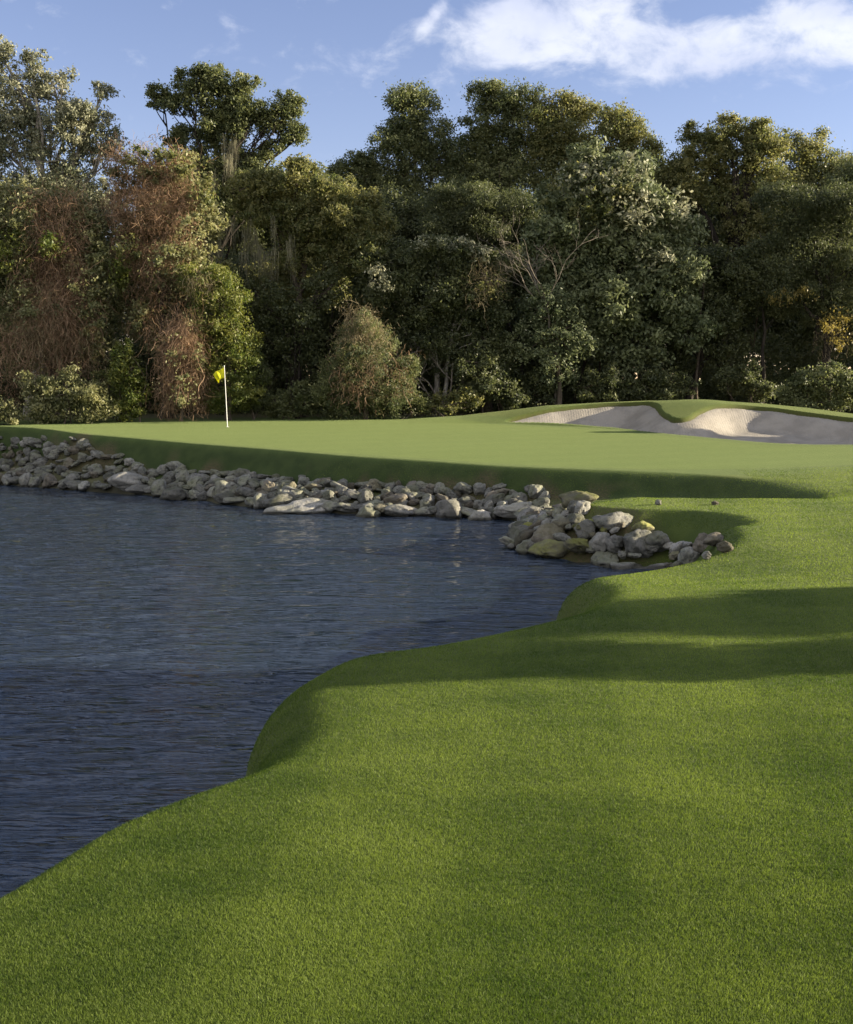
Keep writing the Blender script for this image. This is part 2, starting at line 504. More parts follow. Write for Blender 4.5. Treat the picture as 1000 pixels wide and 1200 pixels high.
def foliage(g, blobs, dens, ln, wd, clump=.42, shell=.45, droop=0.0, outward=.8, per=55, tintvar=.22, flat=.75):
    """blobs: list of (centre xyz, radii xyz).  Leaves sit in clumps spread through the blobs."""
    Cs, Ns, Ts, clumps = [], [], [], []
    for bi, (c, rr) in enumerate(blobs):
        c, rr = np.asarray(c), np.asarray(rr)
        lobe_tint = g.normal(.45, .13)
        area = math.pi * rr[0] * rr[2]
        nl = max(60, int(dens * area)); nc = max(4, int(nl / per))
        d = g.normal(0, 1, (nc, 3)); d /= np.linalg.norm(d, axis=1, keepdims=True)
        rad = g.uniform(0, 1, nc) ** shell
        rad *= g.uniform(.82, 1.13, nc)
        cc = c + d * rad[:, None] * rr
        cr = clump * g.uniform(.55, 1.35, nc) * min(1.0, .45 + .3 * rr.min())
        ct = np.clip(g.normal(lobe_tint, tintvar, nc), 0, 1)
        k = g.integers(0, nc, nl)
        off = g.normal(0, 1, (nl, 3)); off /= np.linalg.norm(off, axis=1, keepdims=True)
        off *= (g.uniform(0, 1, nl) ** .5 * (1 + .9 * (g.uniform(0, 1, nl) < .3)))[:, None] * cr[k][:, None]; off[:, 2] *= flat
        P = cc[k] + off
        ns = int(.26 * nl)
        d2 = g.normal(0, 1, (ns, 3)); d2 /= np.linalg.norm(d2, axis=1, keepdims=True)
        P[:ns] = c + d2 * (g.uniform(0, 1, ns) ** .4)[:, None] * rr * 1.05
        nn = g.normal(0, 1, (nl, 3)); nn /= np.linalg.norm(nn, axis=1, keepdims=True)
        o2 = off / (np.linalg.norm(off, axis=1, keepdims=True) + 1e-6) * .6 + d[k] * .6
        nn = nn + outward * o2 + np.array([0, 0, .35]); nn /= np.linalg.norm(nn, axis=1, keepdims=True)
        Cs.append(P); Ns.append(nn); Ts.append(np.clip(ct[k] + g.normal(0, .2, nl), 0, 1)); clumps.append((c, rr, cc))
    C, Nn, T = np.concatenate(Cs), np.concatenate(Ns), np.concatenate(Ts)
    V, q, t = leaves(g, C, Nn, ln, wd, T, droop)
    return V, q, t, clumps


def strands(g, starts, lmin, lmax, width, spread=.12, nseg=4, hang=1.0, taper=False):
    """dry vines and moss: thin curved ribbons; hang 1 = plumb, 0 = any direction"""
    n = len(starts)
    L = g.uniform(lmin, lmax, n) * g.uniform(.4, 1.0, n)
    az = g.uniform(0, math.pi, n)
    B = np.stack([np.cos(az), np.sin(az) * .6, g.normal(0, .6, n) * (1 - hang)], 1) * (width * g.uniform(.5, 1.5, n))[:, None] / 2
    V = np.zeros((n, nseg + 1, 2, 3))
    cur = np.array(starts, float)
    D = g.normal(0, 1, (n, 3)); D[:, 1] *= .6; D /= np.linalg.norm(D, axis=1, keepdims=True)
    D = D * (1 - hang) + np.array([0, 0, -1]) * hang
    for s in range(nseg + 1):
        wdt = (1 - .85 * s / nseg) if taper else 1.0
        V[:, s, 0] = cur - B * wdt; V[:, s, 1] = cur + B * wdt
        D = D + g.normal(0, spread + .25 * (1 - hang), (n, 3)) + np.array([0, 0, -.10]) * (1 - hang)
        D /= np.linalg.norm(D, axis=1, keepdims=True)
        cur = cur + D * (L / nseg)[:, None]
    i = np.arange(n * (nseg + 1) * 2).reshape(n, nseg + 1, 2)
    q = np.stack([i[:, :-1, 0], i[:, 1:, 0], i[:, 1:, 1], i[:, :-1, 1]], -1).reshape(-1, 4)
    t = np.repeat(np.clip(g.normal(.45, .3, n), 0, 1), (nseg + 1) * 2)
    return V.reshape(-1, 3), q, t


def tree(name, label, cat, base, blobs, kind='oak', dens=820, ln=.14, wd=.068, trunk=.24, group=None, seed=0, bark=None, clump=.54,
         shell=.45, droop=0.0, twigs=7, vines=(), moss=0, depth_r=1.0, per=100, fork=.38, stems=1, lean=0.0, limb_r=1.0, twig_r=1.0, extra=(), outward=.8, swell=1.12):
    """base=(px,depth); blobs=(px,py,rx,ry[,dY[,rY]]) in photograph pixels at that depth -> real metres"""
    g = np.random.default_rng(seed * 977 + 13)
    px, dep = base
    bxw = (px - 500) / F * dep
    bz = gz(bxw, dep)
    root = thing(name, label, cat, (bxw, dep, bz - .05), group)
    o = np.array([bxw, dep, bz - .05])
    W = []
    for bl in blobs:
        d = dep + (bl[4] if len(bl) > 4 else 0)
        c = at_depth(bl[0], bl[1], d)
        k = d / F
        ry = (bl[5] if len(bl) > 5 else (bl[2] + bl[3]) / 2 * k * depth_r)
        W.append((c, np.array([bl[2] * k, ry, bl[3] * k]) * swell))
    WR = []                       # each lobe breaks into a core and smaller knobs, for a ragged outline
    for c, r_ in W:
        WR.append((c, r_ * .84))
    for c, r_ in W:
        for _ in range(5):
            d_ = g.normal(0, 1, 3); d_[1] *= .7; d_[2] = d_[2] * .8 + .15; d_ /= np.linalg.norm(d_)
            WR.append((c + d_ * r_ * g.uniform(.62, .95), r_ * g.uniform(.28, .52)))
    V, q, t, clumps = foliage(g, WR, dens, ln, wd, clump, shell, droop, outward, per)
    link("crown", mesh_np("crown", V - o, quads=q, attrs={"tint": t}, mat=LEAF[kind]), root)
    for kk, bl2, dd in extra:        # a second kind of foliage of its own colour in the same crown (new shoots, flowers, creeper)
        WW = []
        for bl in bl2:
            d = dep + (bl[4] if len(bl) > 4 else 0); k = d / F
            WW.append((at_depth(bl[0], bl[1], d), np.array([bl[2] * k, (bl[2] + bl[3]) / 2 * k, bl[3] * k])))
        V, q, t, _ = foliage(g, WW, dd, ln, wd, clump * .8, shell, droop, outward, per)
        link({"gold": "golden_leaves", "silver": "pale_leaves", "cream": "pale_shoots"}.get(kk, "creeper_leaves"), mesh_np("leaves", V - o, quads=q, attrs={"tint": t}, mat=LEAF[kk]), root)
    # wood
    tb = Tubes()
    cen = np.mean([c for c, _ in W], 0)
    low = min(c[2] - r_[2] for c, r_ in W); top = max(c[2] for c, _ in W)
    for si in range(stems):
        a = o + np.array([g.normal(0, .35) * (stems > 1), g.normal(0, .3) * (stems > 1), -.15])
        tip = np.array([cen[0] + (a[0] - cen[0]) * .35 + g.normal(0, .5) * (stems > 1), cen[1] + g.normal(0, .2), o[2] + (top - o[2]) * .86])
        tp = limb(g, a, tip, 12, .05)
        rr = trunk / stems ** .5
        tb.add(tp, np.linspace(rr, rr * .22, 12) * np.r_[1.35, np.ones(11)], 8)
        for bi, (c, r_) in enumerate(W):
            if bi % stems != si: continue
            zt = min(max(o[2] + (c[2] - o[2]) * .62, o[2] + (top - o[2]) * fork * .7), tip[2])
            k = int(np.argmin(np.abs(tp[:, 2] - zt)))
            lp = limb(g, tp[k], c + np.array([0, 0, r_[2] * .2]), 8, .09, .05)
            r0 = rr * (1 - .75 * k / 11) * .6 * limb_r
            tb.add(lp, np.linspace(r0, .035 * limb_r, 8), 6)
            cc = clumps[bi][2]
            for e in cc[g.permutation(len(cc))[:twigs]]:
                s0 = lp[g.integers(4, 8)]
                tb.add(limb(g, s0, e, 5, .12), np.linspace(.035, .010, 5) * twig_r, 4)
    link("trunk", tb.mesh("trunk", bark or BARK, o), root)
    for vk, areas in vines:
        VS = []
        for (x0, y0, x1, y1, n, lmin, lmax, dd, tang) in areas:
            n = int(n * (.85 if vk != 'moss' else 1.0))
            # vine tangle lying on the front of the crown: the starts sit on the crown's own lobes
            fx = x0 + (x1 - x0) * g.beta(1.6, 1.6, n); fy = y0 + (y1 - y0) * g.uniform(0, 1, n)
            if vk == 'moss':
                m_ = max(6, n // 45); k_ = g.integers(0, m_, n)
                tx_, ty_ = g.uniform(x0, x1, m_), g.uniform(y0, y1, m_)
                fx = tx_[k_] + g.normal(0, 2.2, n); fy = ty_[k_] + g.normal(0, 5.0, n)
            else:
                m_ = max(10, n // 28); k_ = g.integers(0, m_, n)
                tx_, ty_ = g.uniform(x0, x1, m_), g.uniform(y0, y1, m_)
                k2 = g.uniform(0, 1, n) < .75
                fx = np.where(k2, tx_[k_] + g.normal(0, 7, n), fx); fy = np.where(k2, ty_[k_] + g.normal(0, 9, n), fy)
            dref = dep + dd * .4
            X = (fx - 500) / F * dref; Zz = np.array([at_depth(500, y_, dref)[2] for y_ in fy])
            d = np.full(n, dref)
            for c_, r_ in W:
                e2 = 1 - ((X - c_[0]) / r_[0]) ** 2 - ((Zz - c_[2]) / r_[2]) ** 2
                d = np.where(e2 > 0, np.minimum(d, c_[1] - r_[1] * np.sqrt(np.maximum(e2, 0)) * 1.02), d)
            d = d + g.uniform(-.05, .6, n)
            z0, z1 = 0, 1; fyz = Zz
            VS.append(strands(g, np.stack([X, d, fyz], 1), lmin * (1 if vk == 'moss' else .6), lmax * (1 if vk == 'moss' else .8), .014, .07 if vk == 'moss' else .3, 6, .97 if vk == 'moss' else max(.15, .75 - 1.3 * tang), vk == 'moss'))
        off = 0; vv, qq, tt = [], [], []
        for v_, q_, t_ in VS:
            vv.append(v_); qq.append(q_ + off); tt.append(t_); off += len(v_)
        vv = np.concatenate(vv); vv[:, 2] = np.maximum(vv[:, 2], bz + .03)
        link("vines" if vk != 'moss' else "moss", mesh_np("vines", vv - o, quads=np.concatenate(qq), attrs={"tint": np.concatenate(tt)}, mat=LEAF[vk]), root)
    return root


FOREST = "trees along the woodland edge"
UNDER = "shrubs at the foot of the woodland"
# --- tall oaks at the back whose tops make the skyline (right of centre)
tree("oak_tree", "tall dark oak whose round top is the first peak right of the sky gap", "tree", (475, 60),
     [(482, 125, 28, 22), (460, 155, 18, 15), (492, 160, 32, 24), (525, 175, 28, 25), (470, 195, 45, 30), (420, 200, 30, 20), (400, 215, 24, 20), (445, 235, 50, 30), (510, 230, 40, 35), (470, 290, 60, 45)],
     'oak', 870, seed=1, group=FOREST, trunk=.3, shell=.6)
tree("oak_tree", "tall oak with a flat topped dark crown, second peak of the right hand skyline", "tree", (590, 60.5),
     [(570, 115, 30, 16), (602, 117, 32, 18), (585, 140, 42, 18), (600, 170, 34, 25), (560, 175, 25, 22), (590, 215, 50, 35), (545, 215, 30, 25), (600, 280, 55, 50)],
     'oak', 870, seed=2, group=FOREST, trunk=.32, shell=.6)
tree("oak_tree", "tall olive green oak with a ragged pointed top left of the twin crowned oak", "tree", (665, 60),
     [(655, 125, 26, 18), (680, 130, 22, 18), (665, 158, 42, 28), (640, 170, 22, 28), (690, 185, 30, 30), (660, 220, 50, 40), (660, 290, 60, 60)],
     'olive', 870, seed=3, group=FOREST, trunk=.3, shell=.6)
tree("oak_tree", "olive green oak standing behind the speckled silvery tree", "tree", (735, 59),
     [(722, 138, 24, 16), (738, 155, 20, 18), (722, 175, 32, 28), (758, 182, 22, 16), (745, 215, 45, 35), (790, 200, 22, 20), (735, 280, 60, 60)],
     'olive', 870, seed=4, group=FOREST, trunk=.28, shell=.6)
tree("oak_tree", "wide open oak with a dark crooked limb showing through its crown", "tree", (860, 58),
     [(815, 160, 26, 14), (850, 152, 26, 15), (878, 152, 24, 14), (900, 165, 24, 18), (832, 185, 32, 22), (880, 190, 40, 26), (845, 230, 30, 24), (905, 225, 40, 34), (890, 275, 40, 32), (810, 215, 25, 30)],
     'olive', 754, seed=5, group=FOREST, trunk=.34, shell=.6, clump=.38, limb_r=1.5, bark=BARK_DARK, fork=.3)
tree("oak_tree", "broad olive green oak with a rounded crown at the right edge", "tree", (955, 60),
     [(945, 175, 32, 18), (930, 205, 40, 26), (975, 200, 30, 25), (960, 240, 55, 35), (1010, 215, 30, 30), (950, 300, 60, 60)],
     'olive', 870, seed=6, group=FOREST, trunk=.3, shell=.6)
tree("oak_tree", "dark oak partly cut off by the right edge of the picture", "tree", (1025, 57),
     [(1010, 205, 30, 30), (1045, 230, 45, 45), (1000, 270, 50, 50), (1060, 320, 60, 60)], 'oak', 870, seed=7, group=FOREST, shell=.6)
# --- left: tall grey green oak, cantilevered oak with hanging moss
tree("oak_tree", "tall grey green oak with pale bare twigs at the far left edge", "tree", (40, 52.5),
     [(5, 75, 20, 30), (40, 72, 18, 14), (22, 110, 45, 30), (62, 100, 28, 22), (85, 125, 28, 20), (120, 108, 16, 15), (105, 140, 36, 24), (60, 150, 55, 34), (10, 165, 40, 40), (75, 195, 60, 36), (125, 170, 28, 26), (30, 230, 60, 40), (100, 235, 45, 30), (-30, 130, 40, 60)],
     'silver', 520, seed=8, group=FOREST, trunk=.36, shell=.62, bark=BARK_PALE, twigs=14, clump=.34, twig_r=1.3, swell=1.0)
tree("live_oak_tree", "wind shaped live oak with a flat spreading crown standing out against the sky", "tree", (262, 53),
     [(222, 95, 18, 14), (248, 92, 22, 14), (185, 114, 14, 12), (205, 122, 20, 12), (240, 118, 34, 20), (275, 105, 22, 14), (272, 132, 26, 16), (300, 128, 24, 14), (318, 145, 24, 12), (335, 128, 14, 12), (343, 116, 9, 9), (250, 150, 26, 16),
      (350, 160, 14, 11), (340, 152, 10, 8), (322, 168, 14, 8), (230, 160, 20, 12), (205, 165, 10, 12), (275, 160, 24, 14), (295, 182, 16, 12), (240, 190, 30, 18), (262, 205, 34, 22), (285, 205, 26, 18), (225, 215, 26, 22), (255, 235, 40, 28), (312, 182, 14, 8)],
     'oak', 1000, seed=9, trunk=.24, shell=.6, clump=.34, limb_r=.75, swell=1.22, twigs=5, fork=.55, bark=BARK_DARK,
     vines=[('moss', [(245, 165, 300, 205, 260, .5, 1.6, -.6, .05), (228, 195, 262, 235, 260, .6, 2.0, -.8, .05), (266, 172, 280, 190, 220, .6, 1.8, -.8, .05)])], group=FOREST)
tree("oak_tree", "olive lit oak hung with grey moss right of the live oak", "tree", (350, 50.5),
     [(300, 222, 40, 22), (345, 215, 40, 24), (395, 232, 34, 26), (425, 262, 30, 28), (330, 255, 40, 22), (375, 265, 45, 30), (290, 245, 25, 16), (405, 300, 40, 30), (350, 300, 35, 22), (440, 290, 24, 26), (360, 340, 55, 30, 1.5)],
     'olive', 986, seed=10, group=FOREST, trunk=.3, shell=.55, clump=.36, fork=.3,
     vines=[('moss', [(252, 250, 338, 300, 620, .5, 2.2, -1.2, .06), (300, 275, 350, 312, 220, .6, 2.2, -.6, .06), (235, 235, 262, 300, 500, .6, 2.4, -1.3, .05)])])
# --- left: vine draped front
tree("vine_draped_tree", "tree smothered in brown hanging vines below the tall grey green oak", "tree", (70, 48.5),
     [(30, 240, 45, 34), (90, 260, 36, 34), (20, 320, 40, 50), (110, 320, 35, 45), (70, 290, 40, 40), (35, 400, 45, 45), (110, 385, 34, 36), (75, 370, 42, 50), (-20, 300, 40, 70)],
     'cream', 640, ln=.15, wd=.08, seed=11, group=FOREST, trunk=.25, shell=.35, clump=.34, bark=BARK,
     vines=[('vine', [(40, 225, 110, 330, 2600, .5, 2.2, -1.7, .3), (36, 300, 100, 420, 3200, .6, 2.6, -1.9, .22), (60, 330, 120, 430, 1200, .5, 2.0, -1.9, .25), (0, 380, 50, 470, 1100, .4, 1.6, -1.9, .25)]),
            ('tan', [(40, 330, 78, 410, 1500, .8, 2.4, -2.1, .12), (88, 390, 125, 425, 700, .5, 1.4, -1.9, .15)])],
     extra=[('bright', [(62, 290, 18, 16, -1.8), (15, 300, 20, 30, -1.6), (140, 320, 16, 22, -1.2)], 500), ('cream', [(20, 250, 22, 22, -1.6), (110, 350, 26, 40, -1.6), (30, 360, 22, 40, -1.6)], 330)])
tree("vine_draped_tree", "tree capped by a reddish brown tangle of dead vines left of the live oak", "tree", (195, 48.8),
     [(170, 205, 34, 24), (210, 215, 34, 26), (180, 250, 46, 34), (225, 265, 36, 34), (160, 300, 30, 34), (205, 320, 46, 40), (235, 330, 34, 40), (180, 370, 36, 34), (150, 345, 22, 30)],
     'cream', 560, ln=.15, wd=.08, seed=12, group=FOREST, trunk=.25, shell=.35, clump=.32,
     vines=[('vine', [(135, 172, 232, 260, 4600, .4, 1.5, -1.7, .42), (128, 225, 235, 330, 3600, .4, 1.7, -1.7, .38), (150, 320, 225, 400, 1000, .4, 1.5, -1.6, .25)])],
     extra=[('olive', [(180, 178, 40, 9, -1.2), (215, 190, 26, 12, -1.3), (240, 225, 18, 26, -1.2), (150, 290, 16, 20, -1.4)], 420), ('cream', [(200, 310, 40, 30, -1.6), (230, 280, 22, 30, -1.5)], 300)])
tree("small_tree", "small bright green tree with its right side in the sun behind the flag", "tree", (268, 46.8),
     [(235, 330, 30, 24), (262, 345, 28, 26), (245, 375, 30, 30), (275, 385, 24, 34), (262, 425, 30, 34), (288, 430, 22, 40), (272, 462, 32, 24)],
     'bright', 1131, ln=.12, wd=.05, seed=13, group=FOREST, trunk=.14, shell=.42, clump=.3, droop=.6,
     vines=[('tan', [(225, 320, 260, 345, 300, .3, 1.0, -1.2, .2)])])
tree("vine_column", "brown cone of dead vines round a leaning trunk left of the flag", "vines", (212, 46.2),
     [(222, 385, 14, 14), (232, 425, 10, 20), (212, 400, 12, 12)], 'cream', 435, ln=.12, wd=.06, seed=14, trunk=.07, shell=.4, clump=.25, bark=BARK,
     extra=[('cream', [(233, 425, 7, 26, -.5), (206, 415, 12, 26, -.6), (214, 458, 20, 22, -.7)], 380)],
     vines=[('vine', [(205, 370, 226, 400, 900, 1.0, 2.6, -.5, .1), (196, 390, 234, 452, 3400, .5, 2.2, -.6, .13), (186, 440, 240, 480, 1500, .3, 1.0, -.6, .15)])])
# --- centre
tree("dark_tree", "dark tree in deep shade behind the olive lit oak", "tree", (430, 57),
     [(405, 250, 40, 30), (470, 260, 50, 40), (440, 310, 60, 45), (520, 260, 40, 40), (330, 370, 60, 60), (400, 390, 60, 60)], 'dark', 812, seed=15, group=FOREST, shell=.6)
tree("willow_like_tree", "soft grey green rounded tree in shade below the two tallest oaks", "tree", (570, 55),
     [(520, 250, 32, 24), (560, 245, 40, 26), (605, 250, 40, 30), (545, 280, 50, 26), (600, 290, 48, 30), (570, 330, 60, 40)],
     'dark', 1305, ln=.14, wd=.045, seed=16, group=FOREST, shell=.45, clump=.5, droop=.8)
tree("bushy_tree", "bushy tree with pale leaf tufts along its top behind the vine covered mound", "tree", (500, 50),
     [(470, 305, 36, 26), (515, 300, 34, 24), (555, 310, 34, 26), (450, 345, 40, 34), (500, 345, 44, 36), (550, 355, 40, 36), (480, 400, 40, 40), (530, 410, 40, 40), (575, 330, 22, 30), (560, 430, 40, 40)],
     'dark', 928, ln=.14, seed=17, group=FOREST, shell=.42, clump=.36, bark=BARK_PALE, twigs=10, stems=3, trunk=.2,
     vines=[('tan', [(550, 300, 590, 350, 500, .3, 1.2, -1.4, .3)])],
     extra=[('silver', [(495, 285, 14, 10, -1), (525, 286, 22, 9, -.8), (550, 290, 16, 9, -.8), (565, 300, 18, 10, -.9), (445, 325, 14, 18, -1.5)], 620), ('olive', [(430, 300, 18, 20, -1.2), (575, 335, 18, 20, -1)], 400)])
tree("vine_mound", "haystack shaped mound of creeper and tan vines at the edge of the green", "vines", (430, 47.6),
     [(428, 385, 20, 20), (425, 412, 34, 26), (432, 440, 44, 30), (405, 455, 36, 32), (455, 460, 34, 30), (430, 472, 52, 20), (474, 440, 20, 22), (390, 448, 20, 28), (448, 402, 16, 18), (408, 395, 14, 18)],
     'oak', 1300, ln=.09, wd=.04, seed=18, shell=.28, clump=.28, trunk=.12, droop=.8,
     vines=[('tan', [(406, 362, 447, 400, 1000, .3, 1.0, -.9, .25), (398, 385, 458, 430, 600, .4, 1.2, -1.2, .3)]), ('vine', [(392, 420, 485, 470, 700, .3, 1.2, -1.3, .3)])],
     extra=[('dark', [(400, 420, 20, 24, -.9), (440, 430, 26, 30, -1.3), (470, 460, 16, 22, -.6)], 420)])
tree("silver_leaved_tree", "large grey green tree with speckled silvery leaves in front of the oaks", "tree", (720, 51),
     [(690, 205, 38, 24), (735, 200, 30, 26), (712, 235, 50, 30), (660, 235, 26, 26), (765, 245, 26, 30), (675, 280, 44, 32), (735, 285, 50, 36), (790, 275, 30, 30), (640, 300, 28, 30), (650, 345, 44, 36), (710, 345, 50, 40), (775, 335, 44, 40), (690, 395, 34, 26), (752, 398, 36, 26), (805, 385, 26, 28), (640, 385, 20, 20), (735, 425, 20, 20)],
     'blue', 520, ln=.2, wd=.1, seed=19, group=FOREST, trunk=.2, shell=.42, clump=.36, bark=BARK_DARK, twigs=9,
     extra=[('silver', [(735, 205, 30, 26, -.8), (690, 210, 40, 26, -.8), (800, 245, 20, 22, -1), (765, 300, 26, 20, -1.3), (740, 250, 40, 30, -1)], 260), ('olive', [(690, 230, 50, 40, -.5)], 260)])
tree("bushy_tree", "grey green leafy tree leaning over the left end of the bunker mound", "tree", (655, 49.5),
     [(640, 360, 26, 26), (665, 390, 26, 30), (630, 400, 22, 24), (655, 430, 26, 24)], 'blue', 754, seed=20, group=FOREST, trunk=.12, clump=.3, shell=.42)
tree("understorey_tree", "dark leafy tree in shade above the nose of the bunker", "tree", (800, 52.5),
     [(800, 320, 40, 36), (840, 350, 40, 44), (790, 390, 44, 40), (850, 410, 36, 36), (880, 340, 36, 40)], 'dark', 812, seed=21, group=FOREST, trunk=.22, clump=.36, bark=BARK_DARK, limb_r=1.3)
tree("drooping_tree", "dark fine leaved drooping tree at the right edge with a golden spray", "tree", (965, 51.5),
     [(930, 250, 36, 34), (985, 255, 44, 40), (940, 300, 44, 34), (1000, 320, 40, 40), (920, 340, 34, 30), (970, 355, 44, 30), (1020, 370, 40, 40)],
     'dark', 1305, ln=.12, wd=.045, seed=22, group=FOREST, trunk=.26, clump=.42, shell=.45, droop=1.0, bark=BARK_DARK,
     vines=[('tan', [(955, 385, 1000, 410, 260, .3, 1.0, -1.6, .1)])],
     extra=[('gold', [(980, 375, 20, 18, -1.4), (985, 395, 16, 14, -1.4), (915, 350, 12, 12, -1.2), (945, 345, 16, 10, -1.2)], 420)])
tree("understorey_tree", "dark understorey tree in the shade between the flag and the vine mound", "tree", (345, 49.2),
     [(325, 365, 26, 26), (362, 378, 28, 28), (310, 400, 22, 24), (345, 415, 30, 26), (380, 345, 24, 26), (375, 430, 22, 26), (300, 350, 18, 24)], 'dark', 420, seed=27, group=FOREST, trunk=.1, stems=2, clump=.34, bark=BARK_DARK)
# --- bare dead tree
def bare(g, tb, A, d, L, r, depth):
    n = 6
    P = [np.array(A)]; d = np.array(d, float)
    for i in range(n):
        d = d + g.normal(0, .13, 3); d /= np.linalg.norm(d); P.append(P[-1] + d * L / n)
    tb.add(P, np.linspace(r, r * .55, n + 1), 5)
    if depth == 0: return
    for k in range(g.integers(2, 4)):
        j = g.integers(2, n + 1)
        nd = d + g.normal(0, .55, 3) * np.array([1, .8, .6]) + np.array([0, 0, .12])
        bare(g, tb, P[j], nd / np.linalg.norm(nd), L * g.uniform(.5, .75), r * (.62 if j < n else .55) * .95, depth - 1)


g = np.random.default_rng(42)
for (px, dep, py_top, nm_l, sd_) in ((650, 50.3, 0, "bleached leafless dead tree leaning left in front of the silvery tree", 42), (520, 49.2, 0, "grey leafless dead shrub in the shaded middle of the wood", 7)):
    g = np.random.default_rng(sd_)
    X = (px - 500) / F * dep; z = gz(X, dep)
    root = thing("dead_tree", nm_l, "tree", (X, dep, z), None)
    tb = Tubes(); h = 3.9 if px == 650 else 2.2
    if px == 650:
        top = np.array([X - .5, dep - 1.1, z + 4.4])
        tb.add(limb(g, (X, dep, z - .1), top, 8, .04), np.linspace(.05, .034, 8), 6)
        for d_ in ((-.6, -.1, .9), (-.25, -.1, 1.0), (.1, -.1, .95), (-.95, -.15, .5), (-.75, -.2, .75)):
            bare(g, tb, top + np.array([0, 0, g.uniform(-.5, 0)]), np.array(d_) / np.linalg.norm(d_), g.uniform(1.7, 2.6), .024, 4)
    for k in range(0 if px == 650 else 3):
        bare(g, tb, (X + g.normal(0, .15), dep + g.normal(0, .15), z - .1), np.array([-.22 + g.normal(0, .16), -.1 + g.normal(0, .1), 1.0]), h * g.uniform(.8, 1.2), .05, 4)
    link("branches", tb.mesh("branches", BARK_GREY, (X, dep, z)), root)
# --- shrubs at the foot
tree("shrub", "pale leaved rounded bush at the left end of the green", "shrub", (75, 45.2),
     [(48, 462, 26, 22), (78, 455, 28, 20), (108, 470, 26, 18), (62, 480, 36, 14), (95, 482, 34, 12)], 'cream', 1131, ln=.12, wd=.06, seed=30, group=UNDER, trunk=.06, stems=3, clump=.24, shell=.4)
tree("shrub", "small pale yellow bush cut off by the left edge", "shrub", (4, 44.4),
     [(2, 478, 16, 14), (10, 488, 12, 10), (-12, 485, 16, 16)], 'cream', 1160, ln=.11, wd=.055, seed=31, group=UNDER, trunk=.04, stems=3, clump=.2, shell=.4)
tree("shrub", "upright fresh green shrub left of the brown vine cone", "shrub", (150, 45.8),
     [(146, 415, 13, 14), (152, 435, 18, 18), (140, 445, 14, 18), (158, 462, 16, 18), (150, 480, 20, 12)], 'bright', 1189, ln=.12, wd=.06, seed=32, group=UNDER, trunk=.05, stems=2, clump=.24, shell=.42)
tree("shrub", "dull tan and green shrub beside the upright green shrub", "shrub", (128, 46.6),
     [(125, 450, 14, 16), (132, 475, 18, 16)], 'olive', 725, ln=.1, wd=.05, seed=33, group=UNDER, trunk=.04, stems=3, clump=.22)
tree("shrub", "low dark bush behind the green right of the flag", "shrub", (340, 47.8),
     [(322, 470, 18, 14), (345, 462, 18, 16), (360, 474, 16, 14), (335, 480, 28, 9)], 'oak', 1131, ln=.12, wd=.06, seed=34, group=UNDER, trunk=.05, stems=3, clump=.24)
tree("shrub", "low pale dusted shrub at the right foot of the vine mound", "shrub", (520, 48.2),
     [(505, 470, 20, 12), (530, 464, 22, 14), (548, 474, 16, 10), (515, 480, 30, 8)], 'olive', 928, ln=.11, wd=.055, seed=35, group=UNDER, trunk=.05, stems=3, clump=.22)
tree("shrub", "mid green shrub in shade left of the bunker mound", "shrub", (575, 48.8),
     [(560, 430, 24, 20), (580, 450, 24, 22), (600, 465, 18, 14)], 'dark', 1015, ln=.12, seed=36, group=UNDER, trunk=.05, stems=3, clump=.26)
tree("shrub", "dark shrub behind the mound at the right edge", "shrub", (960, 47.8),
     [(940, 455, 24, 20), (965, 445, 26, 22), (990, 458, 24, 24), (955, 475, 36, 14)], 'oak', 1015, ln=.12, seed=37, group=UNDER, trunk=.06, stems=3, clump=.26)
tree("shrub", "low dark green shrub behind the middle of the mound", "shrub", (862, 50.5),
     [(850, 445, 18, 14), (875, 440, 20, 18), (895, 458, 22, 14)], 'dark', 1015, ln=.12, seed=38, group=UNDER, trunk=.05, stems=3, clump=.26)
tree("shrub", "feathery dark green shrub right of the flag in shade", "shrub", (300, 47.5),
     [(295, 430, 16, 26), (305, 455, 16, 24), (290, 470, 22, 16)], 'dark', 1305, ln=.13, wd=.035, seed=39, group=UNDER, trunk=.05, stems=3, clump=.26, droop=.6)


for px_, dp_, lab_, wd_ in ((705, 49.9, "dark low shrub under the silvery tree behind the bunker", 1), (770, 50.2, "dark rounded shrub below the silvery tree behind the nose of the bunker", 1.2), (625, 50, "low dusky shrub between the mid green shrub and the silvery tree", .8)):
    tree("shrub", lab_, "shrub", (px_, dp_), [(px_ - 16 * wd_, 455, 20 * wd_, 16), (px_ + 14 * wd_, 448, 20 * wd_, 20), (px_, 464, 30 * wd_, 12)], 'dark', 620, seed=int(px_), group=UNDER, trunk=.05, stems=3, clump=.28)
# --- generic woodland behind and off to the right: copies of two built trees
def copy_tree(src, loc, rz, sc, label, group):
    r_ = src.copy(); COL.objects.link(r_)
    r_.location = loc; r_.rotation_euler = (0, 0, rz); r_.scale = (sc, sc, sc * random.uniform(.92, 1.06))
    r_["label"] = label; r_["group"] = group
    for ch in src.children:
        c_ = ch.copy(); COL.objects.link(c_); c_.parent = r_
    return r_


def place_generic(src, X, Y, sc, label, group):
    return copy_tree(src, (X, Y, gz(X, Y) - .1), random.uniform(0, 6.28), sc, label, group)


